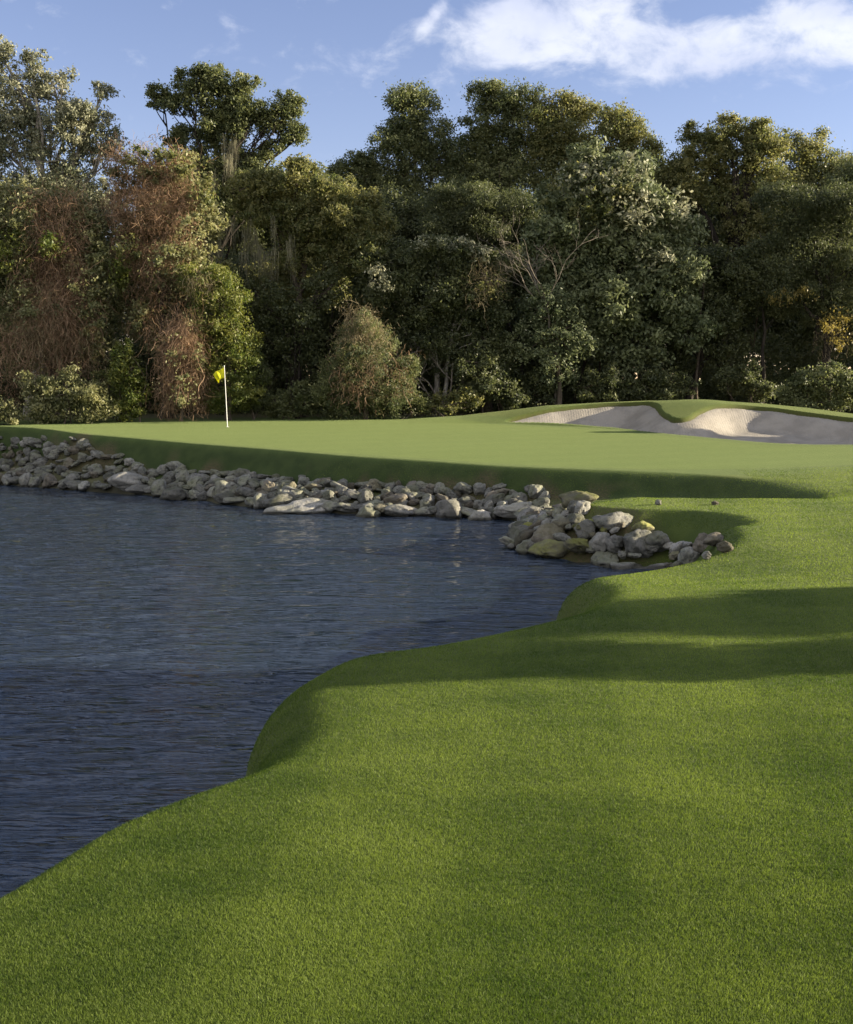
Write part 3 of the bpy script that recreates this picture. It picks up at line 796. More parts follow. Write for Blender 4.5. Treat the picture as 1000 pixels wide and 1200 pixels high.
srcA = tree("oak_tree", "shadowy oak standing back inside the wood", "tree", (330, 64),
            [(330, 215, 45, 26), (295, 245, 40, 26), (370, 245, 40, 26), (330, 260, 50, 34), (300, 300, 50, 34), (365, 300, 45, 36), (330, 350, 60, 40), (290, 380, 40, 36), (370, 390, 40, 36)],
            'oak', 754, ln=.2, wd=.11, seed=50, group="oaks deeper in the wood", trunk=.28, shell=.55, clump=.5)
srcB = tree("oak_tree", "shadowy oak standing back inside the wood", "tree", (800, 64),
            [(790, 215, 40, 26), (830, 240, 36, 28), (770, 250, 36, 28), (800, 270, 50, 36), (760, 310, 40, 32), (835, 305, 45, 36), (800, 350, 60, 40), (850, 370, 30, 30), (755, 380, 34, 30)],
            'dark', 754, ln=.2, wd=.11, seed=51, group="oaks deeper in the wood", trunk=.28, shell=.55, clump=.5)
for i, X in enumerate(np.arange(-34, 30, 5.2)):
    place_generic((srcA, srcB)[i % 2], X + random.uniform(-1.2, 1.2), 66 + random.uniform(-1.5, 5), random.uniform(.85, 1.05), "shadowy oak standing back inside the wood", "oaks deeper in the wood")
# wood edge carrying on beyond the right of the frame, and the free-standing trees whose shadows cross the lawn
for (X, Y, s) in ((25, 55, .95), (30, 58.5, 1.05), (36, 57, .95), (42, 61, 1.1), (49, 59, 1.0), (57, 62, 1.1), (66, 61, 1.0), (31, 66, 1.1), (46, 68, 1.1)):
    place_generic((srcA, srcB)[int(X) % 2], X, Y, s, "oak of the wood edge beyond the right of the frame", "oaks beyond the right edge")
for (X, Y, s) in ((12.2, 12.1, .31), (14.8, 14.25, .45)):
    place_generic(srcA, X, Y, s, "young oak standing on the lawn beyond the right of the frame", "young oaks beyond the right edge")
for (X, Y, s) in ((-26, 49, 1.0), (-31, 52, .95), (-27, 56, 1.05), (-37, 50, 1.0)):
    place_generic((srcA, srcB)[int(-X) % 2], X, Y, s, "oak of the wood edge beyond the left of the frame", "oaks beyond the left edge")
place_generic(srcB, 19.6, 42.6, .22, "young oak standing on the lawn beyond the right of the frame", "young oaks beyond the right edge")
# dense shaded undergrowth between the trunks and the closed wood far behind: masses nobody could count
def mass(name, label, boxes, kind, n, ln, wd, seed):
    g = np.random.default_rng(seed); C = []
    for (x0, x1, y0, y1, z0, z1, w) in boxes:
        k = int(n * w)
        nc = max(3, k // 70)
        cc = np.stack([g.uniform(x0, x1, nc), g.uniform(y0, y1, nc), z0 + (z1 - z0) * g.uniform(0, 1, nc) ** 1.3], 1)
        i = g.integers(0, nc, k)
        C.append(cc[i] + g.normal(0, .42, (k, 3)))
    C = np.concatenate(C)
    nn = g.normal(0, 1, C.shape); nn /= np.linalg.norm(nn, axis=1, keepdims=True)
    V, q, t = leaves(g, C, nn, ln, wd, np.clip(g.normal(.4, .25, len(C)), 0, 1))
    V[:, 2] = np.maximum(V[:, 2], 1.0)
    return link(name, mesh_np(name, V, quads=q, attrs={"tint": t}, mat=LEAF[kind]), kind="stuff", label=label, category="undergrowth")


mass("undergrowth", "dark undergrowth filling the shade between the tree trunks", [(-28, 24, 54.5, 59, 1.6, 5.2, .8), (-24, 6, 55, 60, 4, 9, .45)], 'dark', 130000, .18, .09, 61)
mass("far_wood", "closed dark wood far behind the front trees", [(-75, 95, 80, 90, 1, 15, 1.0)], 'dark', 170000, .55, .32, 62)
g = np.random.default_rng(63)
for i in range(26):
    X = g.uniform(-18, 21); Y = g.uniform(51.5, 57)
    if abs(X - 9) < 9 and Y < 51.5: continue
    z = gz(X, Y); tb = Tubes(); h = g.uniform(4.5, 8)
    tp = limb(g, (0, 0, -.2), (g.normal(0, .9), g.normal(0, .5), h), 8, .05)
    tb.add(tp, np.linspace(g.uniform(.05, .13), .025, 8), 6)
    for k in range(5):
        j = g.integers(3, 8); tb.add(limb(g, tp[j], tp[j] + np.array([g.normal(0, .8), g.normal(0, .6), g.uniform(.3, 1.3)]), 5, .1), np.linspace(.03, .01, 5), 4)
    link("tree_trunk", tb.mesh("tree_trunk", BARK_DARK if i % 3 else BARK), loc=(X, Y, z), label="thin bare sapling trunk standing in the shade of the wood", category="sapling", group="sapling trunks in the shade of the wood")
# ------------------------------------------------------------------ rocks
def rock_mesh(name, seed, mat, planes=15, noise_amp=.13, sq=(1, 1, 1)):
    import bmesh
    g = np.random.default_rng(seed)
    bm = bmesh.new(); bmesh.ops.create_icosphere(bm, subdivisions=4, radius=1.0)
    co = np.array([v.co for v in bm.verts]); n = co / np.linalg.norm(co, axis=1, keepdims=True)
    pn = g.normal(0, 1, (planes, 3)); pn /= np.linalg.norm(pn, axis=1, keepdims=True)
    pd = g.uniform(.62, 1.0, planes)
    dots = n @ pn.T
    rr = np.where(dots > .05, pd / np.maximum(dots, .05), 9)
    k = 34.0
    r_ = -np.log(np.exp(-k * np.minimum(rr, 3)).sum(1) + math.exp(-k * 1.12)) / k
    of = Vector(g.uniform(-50, 50, 3))
    for i, v in enumerate(bm.verts):
        q = Vector(n[i])
        d = noise_amp * mnoise.fractal(q * 1.6 + of, .9, 2.1, 5) + .5 * noise_amp * mnoise.noise(q * 5.5 + of)
        pit = max(0, mnoise.noise(q * 3.1 + of * 2) - .2) * .4
        v.co = q * (r_[i] + d - pit)
        v.co = Vector((v.co.x * sq[0], v.co.y * sq[1], v.co.z * sq[2]))
    me = bpy.data.meshes.new(name); bm.to_mesh(me); bm.free()
    me.polygons.foreach_set("use_smooth", np.ones(len(me.polygons), bool)); me.materials.append(mat)
    return me


def rock_mat(name, c0, c1, stain, moss, mossamt):
    m, nt = new_mat(name); b = N(nt)
    geo = b.n('ShaderNodeNewGeometry'); oi = b.n('ShaderNodeObjectInfo')
    pos = geo.outputs['Position']
    n1 = b.noise(pos, 3.2, 6, .65); n2 = b.noise(pos, 11, 6, .7); n3 = b.noise(pos, 40, 4, .7); n4 = b.noise(pos, 1.7, 4, .6)
    c = b.mix(b.ramp(n1, .35, .65), c0, c1)
    c = b.mix(b.math('MULTIPLY', b.ramp(n2, .48, .68), .75), c, stain)
    c = b.mix(b.math('MULTIPLY', b.ramp(n3, .55, .75), .6), c, (.02, .02, .016))
    sz = b.n('ShaderNodeSeparateXYZ'); b.put(sz.inputs[0], geo.outputs['Normal'])
    mz = b.math('MULTIPLY', b.ramp(b.math('ADD', n4, b.math('MULTIPLY', sz.outputs[2], .1)), .52 - mossamt * .2, .66), mossamt)
    c = b.mix(mz, c, moss)
    pz = b.n('ShaderNodeSeparateXYZ'); b.put(pz.inputs[0], pos)
    wet = b.math('SUBTRACT', 1.0, b.ramp(b.math('ADD', pz.outputs[2], b.math('MULTIPLY', n2, .10)), .09, .15))
    c = b.mix(b.math('MULTIPLY', wet, .75), c, (.03, .028, .02))
    hv = b.n('ShaderNodeHueSaturation'); b.put(hv.inputs['Color'], c)
    b.put(hv.inputs['Value'], b.math('ADD', .62, b.math('MULTIPLY', oi.outputs['Random'], .75)))
    h = b.math('ADD', b.math('MULTIPLY', n2, .7), b.math('MULTIPLY', n3, .3))
    p = b.bsdf(hv.outputs[0], .88, .25, b.bump(h, .9, .05))
    b.out(p.outputs[0])
    return m


M_GREY = rock_mat("limestone_grey", (.11, .11, .096), (.21, .205, .18), (.042, .042, .036), (.13, .14, .05), .35)
M_PALE = rock_mat("limestone_pale", (.19, .187, .166), (.29, .28, .25), (.10, .10, .085), (.14, .14, .06), .2)
M_MOSS = rock_mat("limestone_mossy", (.13, .122, .085), (.22, .205, .145), (.08, .08, .055), (.16, .165, .035), .85)
M_BROWN = rock_mat("limestone_brown", (.095, .085, .067), (.18, .16, .125), (.065, .055, .04), (.12, .12, .045), .3)
SH = {}
for mi, (mk, mm) in enumerate((("grey", M_GREY), ("pale", M_PALE), ("mossy", M_MOSS), ("brown", M_BROWN))):
    SH[mk] = [rock_mesh("rock", 300 + 10 * mi + j, mm, sq=[(1, .8, .62), (1.15, .75, .5), (.9, .9, .75), (1.3, .8, .45), (1, .7, .85)][j]) for j in range(5)]
SLAB = rock_mesh("rock", 777, M_BROWN, 9, .06, (1.9, .7, .24))

OBJS = []
ROCKS = []      # (x, y, size)


def put_rock(x, y, size, mk, label, group=None, lift=0.0, j=None, rot=None, tilt=.25, me=None, scl=(1, 1, 1), name="rock", zabs=None):
    z = max(gz(x, y), -.12)
    o = link(name, me or SH[mk][random.randrange(5) if j is None else j])
    o.scale = tuple(size * .5 * s_ * random.uniform(.88, 1.14) for s_ in scl)
    o.rotation_euler = (random.uniform(-tilt, tilt), random.uniform(-tilt, tilt), random.uniform(0, 6.28) if rot is None else rot)
    o.location = (x, y, (z + size * .13 + lift) if zabs is None else zabs)
    o["label"] = label; o["category"] = "rock"
    if group: o["group"] = group
    ROCKS.append((x, y, size)); OBJS.append((size / max(y, 8), o, group))
    return o


def at_px(px, py):
    x, y, z = on_ground(px, py)
    return float(x), float(y)


# --- boulders with a look of their own (photograph px of their feet, size m, tone, label)
OWN = [
    (150, 577, 1.3, 'pale', "long pale boulder with a smooth bluish flank at the left part of the far shore", 1),
    (205, 583, 1.0, 'grey', "rounded grey boulder at the waterline next to the long pale one", 2),
    (262, 587, .9, 'grey', "dark squat boulder at the waterline below the flag", 0),
    (355, 600, 1.7, 'pale', "very long low pale rock lying in the water below the middle of the green", 3),
    (432, 603, .8, 'grey', "blocky grey boulder standing in the water beside the very long low rock", 2),
    (470, 603, .9, 'pale', "pointed pale boulder in the water right of the blocky grey one", 1),
    (528, 605, 1.05, 'pale', "big leaning pale boulder with a sharp peak at the waterline", 4),
    (562, 607, .85, 'pale', "rounded cream boulder right of the leaning peaked one", 2),
    (610, 608, 1.15, 'pale', "smooth low white slab in the water left of the rocky point", 3),
    (625, 635, .95, 'mossy', "large dome topped mossy boulder at the left tip of the rocky point", 2),
    (648, 652, 1.05, 'mossy', "bright mossy boulder at the waterline in front of the rocky point", 0),
    (722, 652, 1.0, 'grey', "largest dark pitted boulder in the middle of the rocky point", 1),
    (738, 663, .75, 'grey', "light grey boulder with a flat lit top in front of the rocky point", 1),
    (772, 664, .8, 'pale', "long pale rock at the inner end of the inlet", 3),
    (797, 661, .6, 'pale', "pale upright rock between the inlet and the brown cluster", 2),
]
for px, py, sz, mk, lab, j in OWN:
    x, y, _ = at_z(px, py, .06) if px < 815 else on_ground(px, py)
    y += sz * .25
    put_rock(float(x), float(y), sz * (.92 if px < 590 else .78), mk, lab, j=j, tilt=.15, rot=random.uniform(-.4, .4), name="boulder")
put_rock(3.4, 26.9, 1.0, 'brown', "flat brown slab lying across the top of the rocky point", me=SLAB, rot=.05, tilt=.04, scl=(.62, 1, .9), name="rock_slab", zabs=gz(3.4, 26.9) + .24)
put_rock(3.15, 25.0, .72, 'mossy', "yellow lichened egg shaped boulder leaning on top of the rocky point", j=1, rot=-.5, tilt=.2, zabs=gz(3.15, 25) + .26, name="boulder")
for px, py, sz, mk, j, lab in ((822, 650, .52, 'brown', 4, "tall brown boulder at the left of the small cluster on the lawn edge"), (836, 643, .48, 'brown', 2, "rough brown boulder at the back of the small cluster on the lawn edge"),
                               (850, 650, .42, 'brown', 0, "dark brown rock at the right of the small cluster on the lawn edge"), (828, 658, .2, 'pale', 2, "small white rock in front of the small brown cluster")):
    x, y = at_px(px, py)
    put_rock(x, y, sz * y / 23, mk, lab, j=j, lift=.08, name="boulder"); 
for px, py, lab in ((103, 525, "small sunlit cream rock at the top left of the rock bank"), (30, 521, "small rock with a bright sunlit face at the upper left of the bank"), (152, 545, "small white rock lying alone in the shaded grass above the rock bank")):
    x, y = at_px(px, py + 3)
    put_rock(x, y, .42, 'pale', lab, lift=.08, name="rock")
for px, py, lab in ((838, 588, "tiny brown stone on the far lip of the lawn"), (772, 588, "tiny grey stone half hidden on the far lip of the lawn")):
    x, y = at_px(px, py + 4)
    put_rock(x, y, .16, 'brown' if px > 800 else 'grey', lab, lift=.02, name="stone")

# --- the long rip-rap line under the green
g = np.random.default_rng(91)
shore = [(px, py) for px, py in ((-30, 567), (0, 569), (60, 572), (130, 577), (200, 584), (260, 590), (320, 597), (400, 603), (470, 606), (540, 608), (600, 610), (640, 612))]
upper = ([-30, 0, 60, 100, 130, 160, 210, 260, 350, 450, 550, 640], [517, 516, 515, 519, 531, 545, 550, 555, 563, 570, 573, 578])
TONES = ['grey', 'grey', 'grey', 'grey', 'brown', 'pale']


def free(x, y, s, f=.43):
    return all((x - a) ** 2 + ((y - b_) * 1.0) ** 2 > (f * (s + c_)) ** 2 for a, b_, c_ in ROCKS)


ROWS = ["large %s rock at the water's edge", "middling %s rock up the rock bank", "small %s stone in the rock bank"]
TONE_WORD = {'grey': 'grey', 'brown': 'brownish', 'pale': 'pale', 'mossy': 'mossy green'}


def row_label(row, tone, px):
    where = "left stretch under the pale bush" if px < 200 else "middle stretch under the flag" if px < 420 else "right stretch beside the rocky point"
    return ROWS[row] % TONE_WORD[tone] + ", " + where, ROWS[row] % TONE_WORD[tone] + ", " + where


n_row = [0, 0, 0]
px = -28.0
while px < 640:
    py = np.interp(px, [p_[0] for p_ in shore], [p_[1] for p_ in shore])
    x, y = at_px(px, py - 2.5); s = g.uniform(.45, .88)
    if free(x, y, s, .30):
        tone = TONES[g.integers(0, 6)]
        put_rock(x, y, s, tone, *row_label(0, tone, px), name="boulder"); n_row[0] += 1
    px += g.uniform(7, 13)
for ring, tries in ((1, 4500), (2, 2500)):
    for _ in range(tries):
        px = g.uniform(-25, 640)
        a_, b_ = np.interp(px, *upper), np.interp(px, [p_[0] for p_ in shore], [p_[1] for p_ in shore])
        py = a_ + (b_ - a_) * (g.uniform(.1, .92) if ring == 1 else g.uniform(0, .97) ** .8)
        x, y = at_px(px, py)
        s = g.uniform(.34, .64) if ring == 1 else g.uniform(.22, .4)
        if n_row[ring] < (200, 150)[ring - 1] and free(x, y, s, (.235 if ring == 1 else .23)):
            tone = TONES[g.integers(0, 5)]
            put_rock(x, y, s, tone, *row_label(ring, tone, px), tilt=.4, lift=.03); n_row[ring] += 1
# --- the rocky point
ptp = np.array([(2.5, 23.3), (1.85, 24.6), (1.95, 26.2), (2.4, 28.2), (3.1, 28.3), (3.3, 27.2), (3.05, 25.6), (2.95, 24.4), (3.5, 23.5), (4.3, 22.8), (4.9, 22.2), (4.8, 21.9), (4.3, 22.25), (3.3, 22.75)])
line = catmull([(2.3, 29.3), (2.45, 28.2), (2.05, 26.4), (1.98, 24.8), (2.55, 23.6), (3.3, 23.0), (3.95, 22.7), (4.5, 22.45), (4.95, 21.9)], 12)
seg = np.cumsum(np.r_[0, np.hypot(*np.diff(line, axis=0).T)])
for row, (off, lo, hi, step) in enumerate(((.10, .45, .85, .36), (.55, .4, .75, .42), (.98, .35, .65, .45))):
    dpos = 0.1
    while dpos < seg[-1] - .1:
        x, y = np.interp(dpos, seg, line[:, 0]), np.interp(dpos, seg, line[:, 1])
        tx_, ty_ = np.interp(dpos + .1, seg, line[:, 0]) - np.interp(dpos - .1, seg, line[:, 0]), np.interp(dpos + .1, seg, line[:, 1]) - np.interp(dpos - .1, seg, line[:, 1])
        L_ = math.hypot(tx_, ty_); x += -ty_ / L_ * off + g.normal(0, .06); y += tx_ / L_ * off + g.normal(0, .06)
        s = g.uniform(lo, hi)
        if free(x, y, s, .24) and not (row == 2 and x > 3.3) and not (row == 1 and x > 4.3):
            tone = ['grey', 'grey', 'mossy', 'brown', 'pale', 'grey'][g.integers(0, 6)]
            put_rock(float(x), float(y), s, tone,
                     *[tuple(TONE_WORD[tone] + " " + w_ for w_ in t_) for t_ in [("weathered rock at the water round the edge of the rocky point", "waterline rocks of the rocky point"), ("broad weathered rock at the base of the heap on the rocky point", "broad rocks of the rocky point"), ("broad weathered rock at the base of the heap on the rocky point", "broad rocks of the rocky point")]][row], tilt=.35, lift=.04)
        dpos += step * g.uniform(.8, 1.25)
n_p = 0
for layer, (lo, hi, cnt, lift, tries) in enumerate(((.34, .8, 40, .05, 2500), (.3, .55, 26, .13, 1500), (.18, .34, 45, .16, 1500))):
    k = 0; placed = []
    for _ in range(tries):
        x = g.uniform(1.6, 5.6); y = g.uniform(21.6, 28.8)
        sdp = float(sdist(np.array([x]), np.array([y]), ptp)[0])
        if sdp < (-.05, .15, -.1)[layer]: continue
        s = g.uniform(lo, hi)
        if k < cnt and (free(x, y, s, .27) if layer != 1 else all((x - a) ** 2 + (y - b_) ** 2 > (.36 * (s + c_)) ** 2 for a, b_, c_ in placed)):
            tone = ['grey', 'brown', 'mossy', 'grey', 'pale', 'grey'][g.integers(0, 6)]
            put_rock(x, y, s, tone,
                     *[tuple(TONE_WORD[tone] + " " + w_ for w_ in t_) for t_ in [("broad weathered rock at the base of the heap on the rocky point", "broad rocks of the rocky point"), ("rock piled on others on the rocky point", "rocks piled on the rocky point"), ("small stone between the larger rocks of the rocky point", "small stones of the rocky point")]][layer],
                     lift=lift, tilt=.45)
            placed.append((x, y, s)); k += 1

# the 285 largest stay rocks of their own; the small chips left over fill the gaps as one mass
from mathutils import Euler, Matrix
plain = sorted([t_ for t_ in OBJS if t_[2]], key=lambda t_: -t_[0])
n_keep = 285 - (len(OBJS) - len(plain))
rv, rq, mats, mi, base = [], [], [], [], 0
for _, o_, _g in plain[n_keep:]:
    me_ = o_.data; nv = len(me_.vertices); co = np.zeros(nv * 3, np.float32); me_.vertices.foreach_get("co", co); co = co.reshape(-1, 3)
    M_ = np.array(Matrix.LocRotScale(o_.location, o_.rotation_euler, o_.scale)); co = co @ M_[:3, :3].T + M_[:3, 3]
    tr_ = np.zeros(len(me_.loops), np.int32); me_.loops.foreach_get("vertex_index", tr_); tr_ = tr_.reshape(-1, 3)
    m_ = me_.materials[0]
    if m_ not in mats: mats.append(m_)
    rv.append(co); rq.append(tr_ + base); mi.append(np.full(len(tr_), mats.index(m_))); base += nv
    bpy.data.objects.remove(o_)
if rv:
    me = mesh_np("rock_chips", np.concatenate(rv), tris=np.concatenate(rq), smooth=True)
    for m_ in mats: me.materials.append(m_)
    me.polygons.foreach_set("material_index", np.concatenate(mi).astype(np.int32))
    link("rock_chips", me, kind="stuff", label="small stone chips filling the gaps between the bank rocks", category="stones")
# ------------------------------------------------------------------ flagstick
m_white, nt = new_mat("white_pole_paint"); b = N(nt)
pn_ = b.noise(b.n('ShaderNodeNewGeometry').outputs['Position'], 30, 3)
b.out(b.bsdf(b.mix(pn_, (.72, .72, .68), (.84, .84, .80)), .35, .5).outputs[0])
m_flag, nt = new_mat("yellow_flag_cloth"); b = N(nt)
gp = b.n('ShaderNodeNewGeometry').outputs['Position']
fc = b.mix(b.ramp(b.noise(gp, 12, 3), .4, .6), (.74, .70, .02), (.84, .82, .05))
pb = b.bsdf(fc, .7, .2, b.bump(b.noise(gp, 260, 2), .3, .01)); tr = b.n('ShaderNodeBsdfTranslucent'); b.put(tr.inputs[0], fc)
mx = b.n('ShaderNodeMixShader'); mx.inputs[0].default_value = .35; nt.links.new(pb.outputs[0], mx.inputs[1]); nt.links.new(tr.outputs[0], mx.inputs[2]); b.out(mx.outputs[0])
m_cup, nt = new_mat("cup_liner"); b = N(nt); b.out(b.bsdf((.5, .5, .48), .5, .4).outputs[0])  # even light grey of the cup rim
fx, fy = at_px(266.7, 500.5)
fz = gz(fx, fy)
fl = thing("flagstick", "white flagstick with a small yellow flag standing in the hole on the green", "flagstick", (fx, fy, fz))
tb = Tubes(); tip = np.array([-2.4 / F * fy, 0, 2.2])
tb.add([(0, 0, -.1), tuple(tip * .5), tuple(tip)], [.014, .012, .010], 10)
tb.add([tuple(tip - [0, 0, .002]), tuple(tip + np.array([0, 0, .015])), tuple(tip + np.array([0, 0, .03]))], [.018, .02, .006], 10)
link("pole", tb.mesh("pole", m_white), fl)
uu, vv = np.meshgrid(np.linspace(0, 1, 15), np.linspace(0, 1, 11))
fw = 13.2 / F * fy; fh = 11.8 / F * fy
PX = tip[0] - uu * fw * (1 - .42 * vv * uu) ; PZ = tip[2] - .03 - vv * fh * (1 - .12 * uu) - uu * fh * .66 - .035 * np.sin(uu * 7 + vv * 2) * uu
PY = .07 * np.sin(uu * 6.5 + vv * 1.6) * uu + .03 * np.sin(vv * 6 + uu * 3) * uu
fi = np.arange(uu.size).reshape(uu.shape)
fq = np.stack([fi[:-1, :-1], fi[:-1, 1:], fi[1:, 1:], fi[1:, :-1]], -1).reshape(-1, 4)
fob = link("flag", mesh_np("flag", np.stack([PX, PY, PZ], -1).reshape(-1, 3), quads=fq, mat=m_flag, smooth=True), fl)
sm = fob.modifiers.new("cloth_thickness", 'SOLIDIFY'); sm.thickness = .004
tb = Tubes(); th = np.linspace(0, 2 * math.pi, 25)
tb.add(np.stack([np.cos(th) * .055, np.sin(th) * .055, np.full(25, .006)], 1), .006, 6)
link("cup_rim", tb.mesh("cup_rim", m_cup), fl)

# ------------------------------------------------------------------ blades of the mown lawn (nobody could count them)
def blades(name, label, n, d0, d1, margin, hlo, hhi, wfac, seed, polytest):
    g = np.random.default_rng(seed)
    # even density over the picture: more blades per square metre near the viewer, thinning with distance
    d = d0 * (d1 / d0) ** g.uniform(0, 1, n)
    X = g.uniform(-1, 1, n) * (.357 * d + margin); Y = d
    z, sd, sg = ground_z(X, Y), grid_at(SD, X, Y), grid_at(SG, X, Y)
    k = polytest(X, Y, sd, sg)
    X, Y, z = X[k], Y[k], z[k]; n = len(X)
    h = g.uniform(hlo, hhi, n); az = g.uniform(0, 2 * math.pi, n)
    dd = np.hypot(X, Y)
    w = (.0013 + wfac * dd) * g.uniform(.7, 1.4, n)
    clump = wav(X, Y, .5, 71) * .5 + wav(X, Y, .16, 73) * .5
    stripe = wav(X * .5, Y, 1.1, 72)
    lean = g.uniform(.15, 1.0, n) * h
    la = az + g.normal(0, .6, n); lx = np.cos(la) * lean + .25 * h * clump; ly = np.sin(la) * lean * .8
    bx_, by_ = np.cos(az + 1.57) * w / 2, np.sin(az + 1.57) * w / 2
    V = np.zeros((n, 5, 3))
    V[:, 0] = np.stack([X - bx_, Y - by_, z - .006], 1); V[:, 1] = np.stack([X + bx_, Y + by_, z - .006], 1)
    V[:, 2] = np.stack([X + bx_ * .8 + lx * .4, Y + by_ * .8 + ly * .4, z + h * .6], 1); V[:, 3] = np.stack([X - bx_ * .8 + lx * .4, Y - by_ * .8 + ly * .4, z + h * .6], 1)
    V[:, 4] = np.stack([X + lx, Y + ly, z + h * g.uniform(.8, 1.0, n)], 1)
    i = np.arange(n)[:, None] * 5
    t = np.clip(.45 + .2 * clump + .16 * stripe + .10 * wav(X, Y, 2.6, 74) + .17 * np.tanh(3 * np.sin((X * .985 - Y * .17) * 2.9 + .5 * wav(X, Y, 4, 75))) + g.normal(0, .2, n) + .55 * (g.uniform(0, 1, n) < .05), 0, 1)
    return link(name, mesh_np(name, V.reshape(-1, 3), quads=i + np.array([[0, 1, 2, 3]]), tris=i + np.array([[3, 2, 4]]), attrs={"tint": np.repeat(t, 5)}, mat=M_BLADE), kind="stuff", label=label, category="grass")


M_BLADE = leaf_mat("grass_blade", (.064, .106, .018), (.205, .262, .058), .45, .5, .2)
blades("lawn_grass", "short mown grass blades covering the lawn", 1500000, 4.0, 15.5, .8, .012, .025, .00011, 81, lambda X, Y, sd, sg: (sd > .03))
blades("lawn_grass", "mown grass of the far lawn and its banks", 560000, 15.5, 34, 1.5, .010, .022, .00026, 82, lambda X, Y, sd, sg: (sd > np.where(Y > 22.5, .9, .04)) & ((sg < -.1) | (X > 8)) & (grid_at(gsd, X, Y) < -.15 - 2.2 * np.random.default_rng(9).uniform(0, 1, len(X)) ** 2))
SKY_STR, EXPOSURE = .0455, 1.75
SKY_TINT = (1.32, 1.15, 1.38)
CLOUD_A, CLOUD_B = (4.8, 5.2, 6.6), (7.0, 7.2, 7.7)
# ------------------------------------------------------------------ light and sky
SUN_EL, SUN_A = R(12.5), R(3.5)      # low sun from the right, a little beyond the side
s_dir = Vector((math.cos(SUN_EL) * math.cos(SUN_A), math.cos(SUN_EL) * math.sin(SUN_A), math.sin(SUN_EL)))
sl = bpy.data.lights.new("sun", 'SUN')
sl.energy = 5.0; sl.angle = R(.5); sl.color = (1.0, .86, .64)
so = bpy.data.objects.new("sun", sl); COL.objects.link(so)
so.location = (60, 10, 40)
so.rotation_euler = s_dir.to_track_quat('Z', 'Y').to_euler()

world = bpy.data.worlds.new("World"); scene.world = world
world.use_nodes = True
nt = world.node_tree; nt.nodes.clear(); b = N(nt)
sky = b.n('ShaderNodeTexSky'); sky.sky_type = 'NISHITA'; sky.sun_disc = False
sky.sun_elevation = SUN_EL; sky.sun_rotation = math.pi / 2 - SUN_A
sky.air_density = .9; sky.dust_density = 0.0; sky.ozone_density = 1.0
gen = b.n('ShaderNodeTexCoord').outputs['Generated']
sep = b.n('ShaderNodeSeparateXYZ'); b.put(sep.inputs[0], gen)
yy = b.math('MAXIMUM', sep.outputs[1], .05)
u = b.math('DIVIDE', sep.outputs[0], yy); v = b.math('DIVIDE', sep.outputs[2], yy)


def lobe(u0, v0, ru, rv, ang=0.0):
    du, dv = b.math('SUBTRACT', u, u0), b.math('SUBTRACT', v, v0)
    ca, sa = math.cos(ang), math.sin(ang)
    p_ = b.math('DIVIDE', b.math('ADD', b.math('MULTIPLY', du, ca), b.math('MULTIPLY', dv, sa)), ru)
    q_ = b.math('DIVIDE', b.math('SUBTRACT', b.math('MULTIPLY', dv, ca), b.math('MULTIPLY', du, sa)), rv)
    d2 = b.math('ADD', b.math('MULTIPLY', p_, p_), b.math('MULTIPLY', q_, q_))
    return b.math('POWER', 2.718, b.math('MULTIPLY', d2, -1.0))


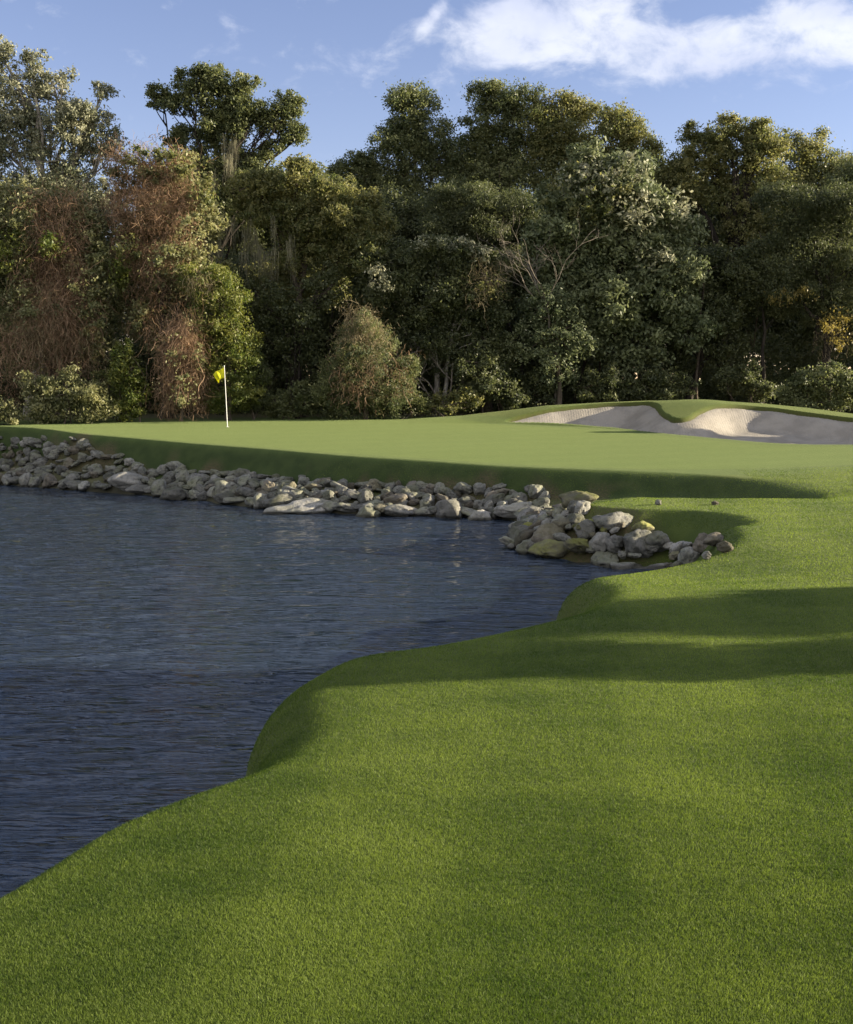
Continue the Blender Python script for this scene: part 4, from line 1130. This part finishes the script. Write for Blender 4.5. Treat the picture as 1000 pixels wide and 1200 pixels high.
comb = b.n('ShaderNodeCombineXYZ'); b.put(comb.inputs[0], u); b.put(comb.inputs[1], b.math('MULTIPLY', v, 1.5)); comb.inputs[2].default_value = .37
n1 = b.noise(comb.outputs[0], 20, 9, .62, .25)
n2 = b.noise(comb.outputs[0], 6, 4, .5, .3)
lobes = [(.075, .285, .075, .022, .25), (.17, .315, .10, .03, .15), (.20, .268, .085, .022, .05), (.29, .272, .085, .022, .1), (.345, .268, .04, .022, .3),
         (.005, .287, .016, .006, .9), (.45, .30, .15, .03, 0), (.19, .25, .055, .02, .1), (.10, .262, .06, .018, .2), (.215, .293, .035, .011, .3)]
tot = None
for l in lobes:
    x = lobe(*l); tot = x if tot is None else b.math('SUBTRACT' if l is lobes[-1] else 'ADD', tot, x)
dens = b.math('ADD', b.math('MULTIPLY', b.math('MINIMUM', tot, 1.15), .62), b.math('MULTIPLY', b.math('SUBTRACT', n1, .5), 2.0))
dens = b.math('ADD', dens, b.math('MULTIPLY', b.math('SUBTRACT', n2, .5), .5))
cov = b.math('MULTIPLY', b.ramp(dens, .17, .95), .9)
shade = b.ramp(n2, .35, .7)
# unseen bright cloud added behind and overhead: fill light for trees and water
n3 = b.noise(b.mapping(gen, (1, 1, 1.8)), 2.2, 6, .6, .4)
back = b.math('MULTIPLY', b.ramp(b.math('MULTIPLY', sep.outputs[1], -1.0), -.12, .35), b.ramp(sep.outputs[2], .02, .2))
high = b.math('MULTIPLY', b.ramp(sep.outputs[2], .36, .55), b.math('SUBTRACT', 1.0, back))
back = b.math('MAXIMUM', back, b.math('MULTIPLY', b.ramp(sep.outputs[2], .36, .55), .62))
cov = b.math('MAXIMUM', cov, b.math('MULTIPLY', b.math('MULTIPLY', back, b.ramp(n3, .40, .58)), .9))
cloud_c = b.mix(shade, CLOUD_A, CLOUD_B)
cloud_c = b.mix(back, cloud_c, b.mix(high, (11.0, 10.4, 9.9), (7.4, 8.2, 10.2)))
bgc = b.mix(cov, sky.outputs[0], cloud_c)
nt.links.new(b.mix(1.0, sky.outputs[0], SKY_TINT, 'MULTIPLY'), bgc.node.inputs[6])
bg = b.n('ShaderNodeBackground'); b.put(bg.inputs[0], bgc); bg.inputs[1].default_value = SKY_STR
wo = b.n('ShaderNodeOutputWorld'); nt.links.new(bg.outputs[0], wo.inputs[0])

scene.view_settings.view_transform = 'Standard'
scene.view_settings.look = 'None'
scene.view_settings.gamma = 1.0
scene.view_settings.exposure = EXPOSURE
scene.render.engine = 'CYCLES'
cy = scene.cycles
cy.max_bounces = 6; cy.diffuse_bounces = 4; cy.glossy_bounces = 3; cy.transmission_bounces = 3; cy.transparent_max_bounces = 6
cy.caustics_reflective = False; cy.caustics_refractive = False
cy.use_denoising = True
cy.sample_clamp_indirect = 6
